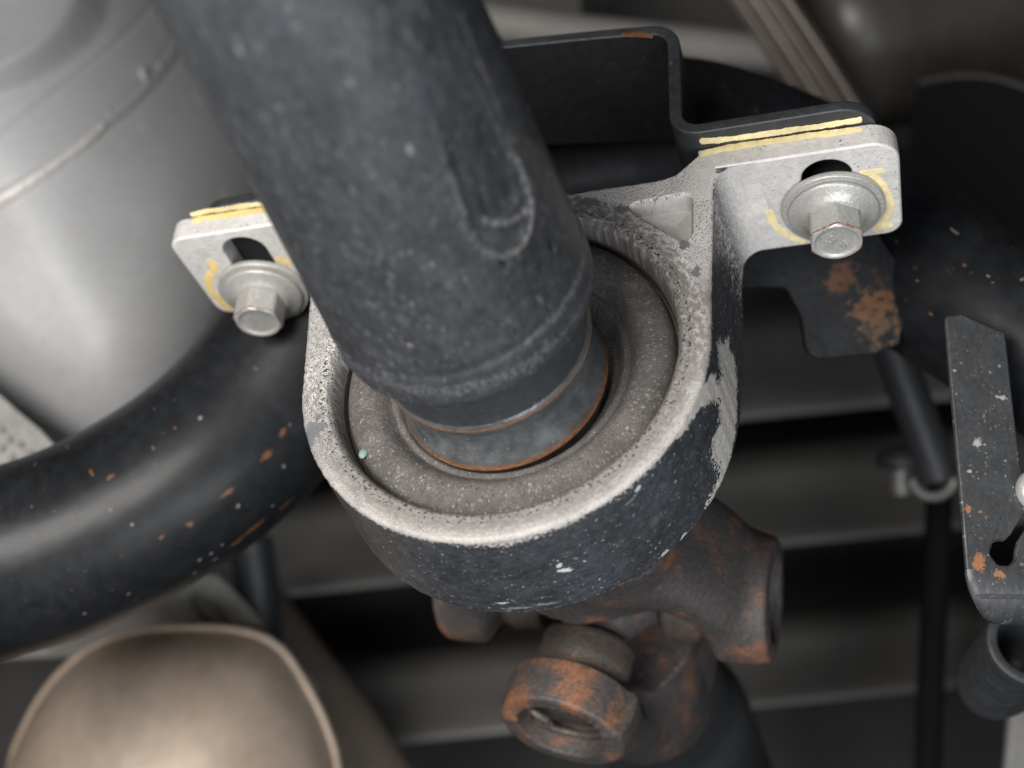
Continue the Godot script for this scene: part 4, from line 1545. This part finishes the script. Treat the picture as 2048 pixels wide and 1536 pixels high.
# dark dished collar with a thin line of rust along each edge; v runs from its front lip to its back lip
func collar_skin() -> Pic:
	var w := 1024
	var h := 256
	var p := paint(w, h, 231, Color(0.075, 0.080, 0.085), {"a1": 0.35, "a2": 0.35, "a3": 0.25, "f1": 0.008, "f2": 0.03})
	specks(p, 232, 500, 0.6, 1.6, [Color(0.4, 0.4, 0.4), Color(0.15, 0.15, 0.15)], 0.2, 0.9)
	var f := rougher(233, 0.06)
	for y in h:
		var v := y / float(h) * 13.0
		for x in w:
			var n := f.get_noise_2d(x, y)
			var t := 0.0
			t = maxf(t, smooth(0.55, 0.0, absf(v - 1.7) + n * 0.7) * 0.9)
			t = maxf(t, smooth(1.7, 0.3, absf(v - 10.0) + n * 1.2) * 0.9)
			if t > 0.0:
				var i := (y * w + x) * 3
				var c := Color(0.27, 0.105, 0.04) * (1.0 + n)
				p.d[i] += int((byte_of(c.r) - p.d[i]) * t)
				p.d[i + 1] += int((byte_of(c.g) - p.d[i + 1]) * t)
				p.d[i + 2] += int((byte_of(c.b) - p.d[i + 2]) * t)
	return p


func tube_radius(z: float) -> float:
	if z < 36.8:
		return 38.95 - 2.0 * pow((36.8 - z) / 3.2, 2.0)
	if z < 46.0:
		return 38.95 - (z - 36.8) * 0.02
	var r := 38.5 - (z - 46.0) * 0.0445
	if z < 51.5:
		r += 0.28 * exp(-pow((z - 46.4) / 1.4, 2.0)) - 0.35 * exp(-pow((z - 49.4) / 1.4, 2.0))
	return r


# a shallow pressed slot with a rounded lower end
func recess(th: float, z: float) -> float:
	if th > 0.0 or th < -75.0 or z < 70.0 or z > 150.0:
		return 0.0
	var x := (th + 36.5) * 0.62
	var y := z - 92.0
	var half := 10.4 - maxf(0.0, y) * 0.085
	var cx := maxf(0.0, y) * 0.035
	var d := half - (Vector2(x - cx, y * 0.78).length() if y < 0.0 else absf(x - cx))
	var fade := 1.0 - smooth(105.0, 146.0, z)
	# inner tongue standing proud at the lower end
	var inner := half - 4.2 - (Vector2(x - 1.0, (y - 4.0) * 0.8).length() if y < 4.0 else absf(x - 1.0))
	return (0.95 * smooth(-1.0, 2.2, d) - 0.3 * exp(-pow((d + 0.6) / 0.9, 2.0)) + 0.5 * smooth(-0.8, 1.2, inner) * (1.0 - smooth(95.0, 130.0, z))) * fade


# ------------------------------------------------------------------ bolts
func hexed(r: float, y: float, corner: float, xf: Transform3D, n_per := 8) -> PackedVector3Array:
	var out := PackedVector3Array()
	for k in 6 * n_per + 1:
		var a := TAU * k / (6.0 * n_per)
		var local := fposmod(a, TAU / 6.0) - TAU / 12.0
		var flat := r * cos(TAU / 12.0) / cos(local)
		out.append(xf * Vector3(cos(a) * minf(flat, corner), y, -sin(a) * minf(flat, corner)))
	return out


func bolts() -> void:
	for b in [[Vector3(104.3, 63.5, -26.0), "zinc flange bolt on the right ear, stamped head with rusty edge", 0.62, true], [Vector3(-104.0, 68.5, -33.0), "zinc flange bolt on the left ear, beside the shaft", 0.50, false]]:
		var base: Vector3 = b[0]
		var root := thing("flange_bolt", b[1], "bolt", base * K, Basis(Vector3(1, 0, 0), Vector3(0, -1, 0), Vector3(0, 0, -1)).rotated(Vector3.UP, b[2]), "bolts that hold the bearing bracket")
		var id := Transform3D.IDENTITY
		var g := Geo.new()
		var pr := []
		for q in [[5.0, 0.1], [16.2, 0.1], [16.7, 0.5], [16.8, 1.0], [16.7, 2.3], [16.2, 2.8], [5.0, 2.85]]:
			pr.append(Vector2(q[0], q[1]) * K)
		lathe(g, pr, 96, id)
		put("washer", g, M.zinc, root)
		g = Geo.new()
		pr = []
		for q in [[5.0, 2.8], [14.2, 2.9], [14.7, 3.2], [14.75, 3.9], [14.3, 4.4], [12.6, 4.9], [11.0, 5.6], [10.0, 6.4], [9.0, 7.2], [5.0, 7.4]]:
			pr.append(Vector2(q[0], q[1]) * K)
		lathe(g, pr, 96, id)
		put("flange", g, M.zinc, root)
		g = Geo.new()
		var rows := []
		for q in [[9.35, 4.6, 9.4], [9.3, 14.4, 9.2], [9.3, 15.6, 9.1], [9.3, 16.2, 8.7], [9.3, 16.5, 8.1]]:
			rows.append(hexed(q[0] * K, q[1] * K, q[2] * K, id))
		g.grid(rows, [], true)
		rows = []
		for q in [[8.1, 16.5], [7.3, 16.6], [6.9, 16.3], [6.6, 15.9], [6.0, 15.8], [0.02, 15.85]]:
			var row := PackedVector3Array()
			for k in 49:
				var a := TAU * k / 48.0
				row.append(Vector3(cos(a), 0, -sin(a)) * q[0] * K + Vector3(0, q[1] * K, 0))
			rows.append(row)
		g.grid(rows, [], true)
		put("hex_head", g, M.zinc, root)
		# rust along the head's edge
		var rg := rougher(int(base.x), 0.4)
		g = Geo.new()
		var path := hexed(9.28 * K, 15.7 * K, 9.1 * K, id, 12)
		var rads := []
		for k in path.size():
			rads.append((0.10 + 0.55 * maxf(0.0, rg.get_noise_1d(k * 1.4) + 0.1)) * K)
		pipe(g, path, rads, 8, false)
		put("rust_edge", g, M.rust, root)
		if b[3]:
			for t in [["60", Vector3(1.5, 15.8, 2.5), PI / 2], ["8.P", Vector3(-3.4, 15.8, 2.6), PI / 2]]:
				var tm := TextMesh.new()
				tm.text = t[0]
				tm.font = SystemFont.new()
				(tm.font as SystemFont).font_names = PackedStringArray(["Droid Sans"])
				tm.font_size = 24
				tm.pixel_size = 0.00013
				tm.depth = 0.0006
				tm.material = M.zinc
				var mi := MeshInstance3D.new()
				mi.mesh = tm
				mi.name = fresh("stamped_mark", root)
				root.add_child(mi, true)
				mi.transform = Transform3D(Basis(Vector3(0, 0, -1), Vector3(-1, 0, 0), Vector3(0, 1, 0)), (t[1] + Vector3(1.4, 0.1, -2.2)) * K)
		else:
			g = Geo.new()
			var arc := []
			for k in 10:
				var a := PI * 0.9 + PI * 1.05 * k / 9.0
				arc.append(Vector3(cos(a) * 16.75, 1.4, -sin(a) * 16.75))
			ribbon(root, "paint_mark", arc, Vector3(0, 1, 0), 2.2, Vector3(0, 0, 0), M.yellow, 31)


# ------------------------------------------------------------------ hanger strap on the right
func hanger() -> void:
	var bx := Vector3(0.9306, 0.0677, -0.3597)
	var by := Vector3(0.0177, 0.9733, 0.2289)
	var bas := Basis(bx, by, bx.cross(by)).orthonormalized()
	var root := thing("hanger_strap", "dark grey flat hanger strap with a keyhole slot and rust spots, right edge", "strap", Vector3(0.1369, 0.0409, -0.065), bas)
	# outline from the top left, in millimetres; the lower end rolls away from the viewer
	var side := [Vector2(-0.3, 0.3), Vector2(5.5, 0.9), Vector2(19.8, -5.2), Vector2(20.0, -9.0), Vector2(19.4, -27.9), Vector2(19.0, -52.0), Vector2(20.5, -60.0), Vector2(38.0, -66.0), Vector2(40.0, -88.4), Vector2(-3.3, -88.4), Vector2(-2.6, -70.0), Vector2(-1.4, -30.5)]
	var poly := rounded(side, [1.5, 1.5, 1.2, 3, 0, 4, 6, 2, 0, 0, 0, 0], 5)
	var keyh := PackedVector2Array()
	for k in 22:
		var a := deg_to_rad(75.0 + 290.0 * k / 21.0)
		keyh.append(Vector2(9.2 + cos(a) * 4.2, -82.0 + sin(a) * 4.2))
	keyh.append_array(PackedVector2Array([Vector2(14.8, -78.0), Vector2(19.4, -72.0), Vector2(25.0, -66.8), Vector2(23.0, -63.6), Vector2(17.6, -69.4), Vector2(12.6, -76.0)]))
	var mp := PackedVector2Array()
	for q in poly:
		mp.append(q * K)
	var mk := PackedVector2Array()
	for q in keyh:
		mk.append(q * K)
	var g := Geo.new()
	prism(g, mp, -0.0022, 0.0, Transform3D.IDENTITY, 0.0005, [mk])
	var p := paint(512, 1024, 251, Color(0.038, 0.040, 0.043), {"a1": 0.2, "a2": 0.22, "a3": 0.25})
	specks(p, 252, 800, 1.0, 4.5, [Color(0.3, 0.3, 0.3), Color(0.15, 0.15, 0.15), Color(0.22, 0.13, 0.09)], 0.15, 0.8)
	specks(p, 253, 30, 2.0, 6.0, [Color(0.36, 0.36, 0.36), Color(0.25, 0.14, 0.08)], 0.3, 0.8)
	var rag := rougher(254, 0.06)
	# 512 pixels are 50 mm across from -10; 1024 are 100 mm down from 5
	for q in [[0.8, -85.4, 2.0, 2.9, 0.3, 0], [7.2, -89.0, 1.8, 1.3, 0.4, 0], [-0.6, -67.8, 1.1, 1.2, 0, 0], [3.4, -68.6, 0.7, 0.4, 0.0, 0], [15.8, -28.8, 2.0, 0.7, 0.1, 1], [5.3, -45.1, 1.3, 1.6, 0.7, 1], [1.2, -55.0, 1.0, 0.5, 0, 1]]:
		dab(p, (q[0] + 10.0) * 10.24, (5.0 - q[1]) * 10.24, q[2] * 10.24, q[3] * 10.24, q[4], [Color(0.30, 0.13, 0.058), Color(0.34, 0.34, 0.34)][q[5]], 0.85, 0.38, rag, 0.5)
	var skin := bumped(mat(picture(p), 0.45), grain(18, 0.03), 0.012)
	for i in g.uv.size():
		g.uv[i] = Vector2((g.v[i].x / K + 10.0) / 50.0, (5.0 - g.v[i].y / K) / 100.0)
	put("plate", g, skin, root)
	# rolled lower end
	g = Geo.new()
	var rows := []
	for i in 14:
		var a := deg_to_rad(100.0) * i / 13.0
		var row := PackedVector3Array()
		for j in 18:
			var t := maxf(0.0, j - 1.0) / 16.0
			var x0 := -3.3 + 15.0 * pow(i / 13.0, 2.0)
			var rl := 14.0 if j > 0 else 11.8
			row.append(Vector3(lerpf(x0, 42.0, t), -87.6 - sin(a) * rl, -14.0 + cos(a) * rl + 0.04) * K)
		rows.append(row)
	g.grid(rows)
	for i in range(g.uv.size()):
		g.uv[i] = Vector2((g.v[i].x / K + 10.0) / 50.0, fposmod((5.0 - g.v[i].y / K) / 100.0, 1.0))
	put("rolled_end", g, skin, root)
	var bo := thing("silver_bolt", "bright silver bolt head on the hanger strap, cut by the right edge", "bolt", Vector3(0.1369, 0.0409, -0.065) + bas * (Vector3(22.7, -61.5, 0.4) * K), Basis(bas.x, bas.z, -bas.y))
	g = Geo.new()
	lathe(g, [Vector2(0.0, 0.006), Vector2(0.0035, 0.0058), Vector2(0.0062, 0.0042), Vector2(0.0070, 0.0030), Vector2(0.0071, 0.001), Vector2(0.0068, 0.0)], 48, Transform3D.IDENTITY)
	put("head", g, M.zinc, bo)


# ------------------------------------------------------------------ universal joint
func box_d(p: Vector3, h: Vector3, r: float) -> float:
	var q := p.abs() - h + Vector3.ONE * r
	return Vector3(maxf(q.x, 0), maxf(q.y, 0), maxf(q.z, 0)).length() + minf(maxf(q.x, maxf(q.y, q.z)), 0.0) - r


func smin(a: float, b: float, k: float) -> float:
	var h := maxf(k - absf(a - b), 0.0) / k
	return minf(a, b) - h * h * k * 0.25


# distance to a yoke in millimetres: hub along +z, ears along x at z = 0
func yoke(p: Vector3, reach := 65.5) -> float:
	var ax := absf(p.x)
	var hub := maxf(Vector2(p.x, p.y).length() - 30.0, absf(p.z - 62.0) - 30.0)
	var eq := Vector2(Vector2(p.y, p.z).length() - 22.3, absf(ax - (reach - 9.0)) - 7.8)
	var ear_c := Vector2(maxf(eq.x, 0.0), maxf(eq.y, 0.0)).length() + minf(maxf(eq.x, eq.y), 0.0) - 1.2
	# arm from hub to ear
	var t := clampf(p.z / 55.0, 0.0, 1.0)
	var wide := lerpf(23.0, 25.0, t)
	var across := (ax - lerpf(51.0, 24.0, t * t)) / lerpf(12.5, 15.0, t)
	var arm := maxf((pow(pow(absf(across), 2.6) + pow(absf(p.y) / wide, 2.6), 1.0 / 2.6) - 1.0) * 12.5, maxf(-p.z - 2.0, p.z - 66.0)) * 0.8
	var d := smin(smin(hub, arm, 16.0), ear_c, 7.0)
	# crotch between the arms
	var gap := maxf(ax - 38.0, p.z - 28.0)
	d = maxf(d, -smin(gap, gap, 0.1))
	# bore of each ear
	d = maxf(d, -maxf(Vector2(p.y, p.z).length() - 16.6, 30.0 - ax))
	return d


# dark scale and brown rust in patches of their own, heaviest on the crown of the ears
func rust_over(g: Geo, sd: int) -> void:
	var f := rougher(sd, 48.0)
	f.fractal_octaves = 5
	f.fractal_gain = 0.62
	for i in g.v.size():
		var p := g.v[i] / K
		var crown := exp(-pow((Vector2(p.y, p.z).length() - 22.0) / 4.0, 2.0)) * smooth(40.0, 50.0, absf(p.x)) * (1.0 - smooth(64.0, 66.0, absf(p.x)))
		var t := smooth(-0.08, 0.55, f.get_noise_3dv(g.v[i]) + 0.36 * crown - 0.12)
		g.c[i] = Color(0.088, 0.082, 0.079).lerp(Color(0.31, 0.145, 0.078), t)


func universal_joint() -> void:
	var at_ := SHAFT + Vector3(0.001, 0.0, -0.158)
	var root := thing("universal_joint", "rusty universal joint hanging below the bearing ring", "joint", at_, Basis.from_euler(Vector3(0, 0, deg_to_rad(-9.0))))
	var g := Geo.new()
	nets(g, func(p: Vector3) -> float: return yoke(p / K) * K, Vector3(-72, -38, -30) * K, Vector3(72, 38, 100) * K, 0.0017)
	rust_over(g, 301)
	put("front_yoke", g, M.rusty, root)
	g = Geo.new()
	var arm2 := Vector3(-0.095, -0.985, 0.12).normalized()
	var rear := (Vector3(0, 0, -1) - arm2 * arm2.dot(Vector3(0, 0, -1))).normalized()
	var turn := Basis(arm2, rear.cross(arm2), rear)
	nets(g, func(p: Vector3) -> float: return yoke(p / K, 63.0) * K, Vector3(-72, -38, -30) * K, Vector3(72, 38, 100) * K, 0.0017)
	rust_over(g, 302)
	var ry := put("rear_yoke", g, M.rusty, root)
	ry.basis = turn
	# cross with its four caps
	g = Geo.new()
	nets(g, func(p: Vector3) -> float:
		var q := p / K
		var a := maxf(Vector2(q.y, q.z).length() - 11.5, absf(q.x) - 44.0)
		var b := maxf(Vector2(q.x, q.z).length() - 11.5, absf(q.y) - 44.0)
		return smin(smin(a, b, 10.0), q.length() - 19.0, 8.0) * K, Vector3(-47, -47, -24) * K, Vector3(47, 47, 24) * K, 0.0024)
	rust_over(g, 303)
	var cr := put("cross", g, M.rusty, root)
	cr.basis = Basis.from_euler(Vector3(0, 0, deg_to_rad(-3.5)))
	for k in 4:
		var dir: Vector3 = [Vector3.RIGHT, Vector3.LEFT, turn * Vector3.RIGHT, turn * Vector3.LEFT][k]
		var b := Basis(dir.cross(Vector3(0, 0, 1)).normalized(), dir, Vector3(0, 0, 1))
		if b.determinant() < 0.0:
			b.x = -b.x
		g = Geo.new()
		var pr := []
		for q in [[8.0, 24.0], [16.6, 24.2], [17.6, 25.0], [17.9, 27.0], [17.6, 30.0], [18.2, 31.0], [18.2, 37.0], [16.5, 38.5], [16.5, 53.0], [15.6, 53.8], [12.0, 53.9], [11.4, 53.2], [0.0, 52.8]]:
			pr.append(Vector2(q[0], q[1]) * K)
		lathe(g, pr, 56, Transform3D.IDENTITY)
		var cap := put("bearing_cap", g, M.worn_steel, root)
		cap.basis = b
		g = Geo.new()
		var ring := []
		for i in 30:
			var a := deg_to_rad(25.0 + 310.0 * i / 29.0)
			ring.append(Vector3(cos(a) * 15.2, 57.6, sin(a) * 15.2) * K)
		for e in [0, 1]:
			var a := deg_to_rad(25.0 if e == 0 else 335.0)
			var tip := [Vector3(cos(a) * 13.0, 58.6, sin(a) * 13.4) * K, Vector3(cos(a) * 10.0, 59.8, sin(a) * 11.0) * K, Vector3(cos(a) * 7.0, 60.2, sin(a) * 4.0) * K]
			if e == 0:
				tip.reverse()
				ring = tip + ring
			else:
				ring = ring + tip
		pipe(g, smooth_path(ring, 0.0015), 0.00165, 10)
		var sr := put("snap_ring", g, M.worn_steel, root)
		sr.basis = b
	g = Geo.new()
	lathe(g, [Vector2(0.027, -0.085), Vector2(0.0305, -0.088), Vector2(0.031, -0.12), Vector2(0.0335, -0.128), Vector2(0.037, -0.135), Vector2(0.0375, -0.15), Vector2(0.0375, -0.30), Vector2(0.0, -0.30)], 64, Transform3D(Basis(Vector3(1, 0, 0), Vector3(0, 0, 1), Vector3(0, -1, 0)), Vector3.ZERO))
	put("rear_shaft", g, M.black, root)
	g = Geo.new()
	lathe(g, [Vector2(0.029, 0.088), Vector2(0.029, 0.14), Vector2(0.0, 0.14)], 64, Transform3D(Basis(Vector3(1, 0, 0), Vector3(0, 0, 1), Vector3(0, -1, 0)), Vector3.ZERO))
	put("stub_shaft", g, M.black, root)
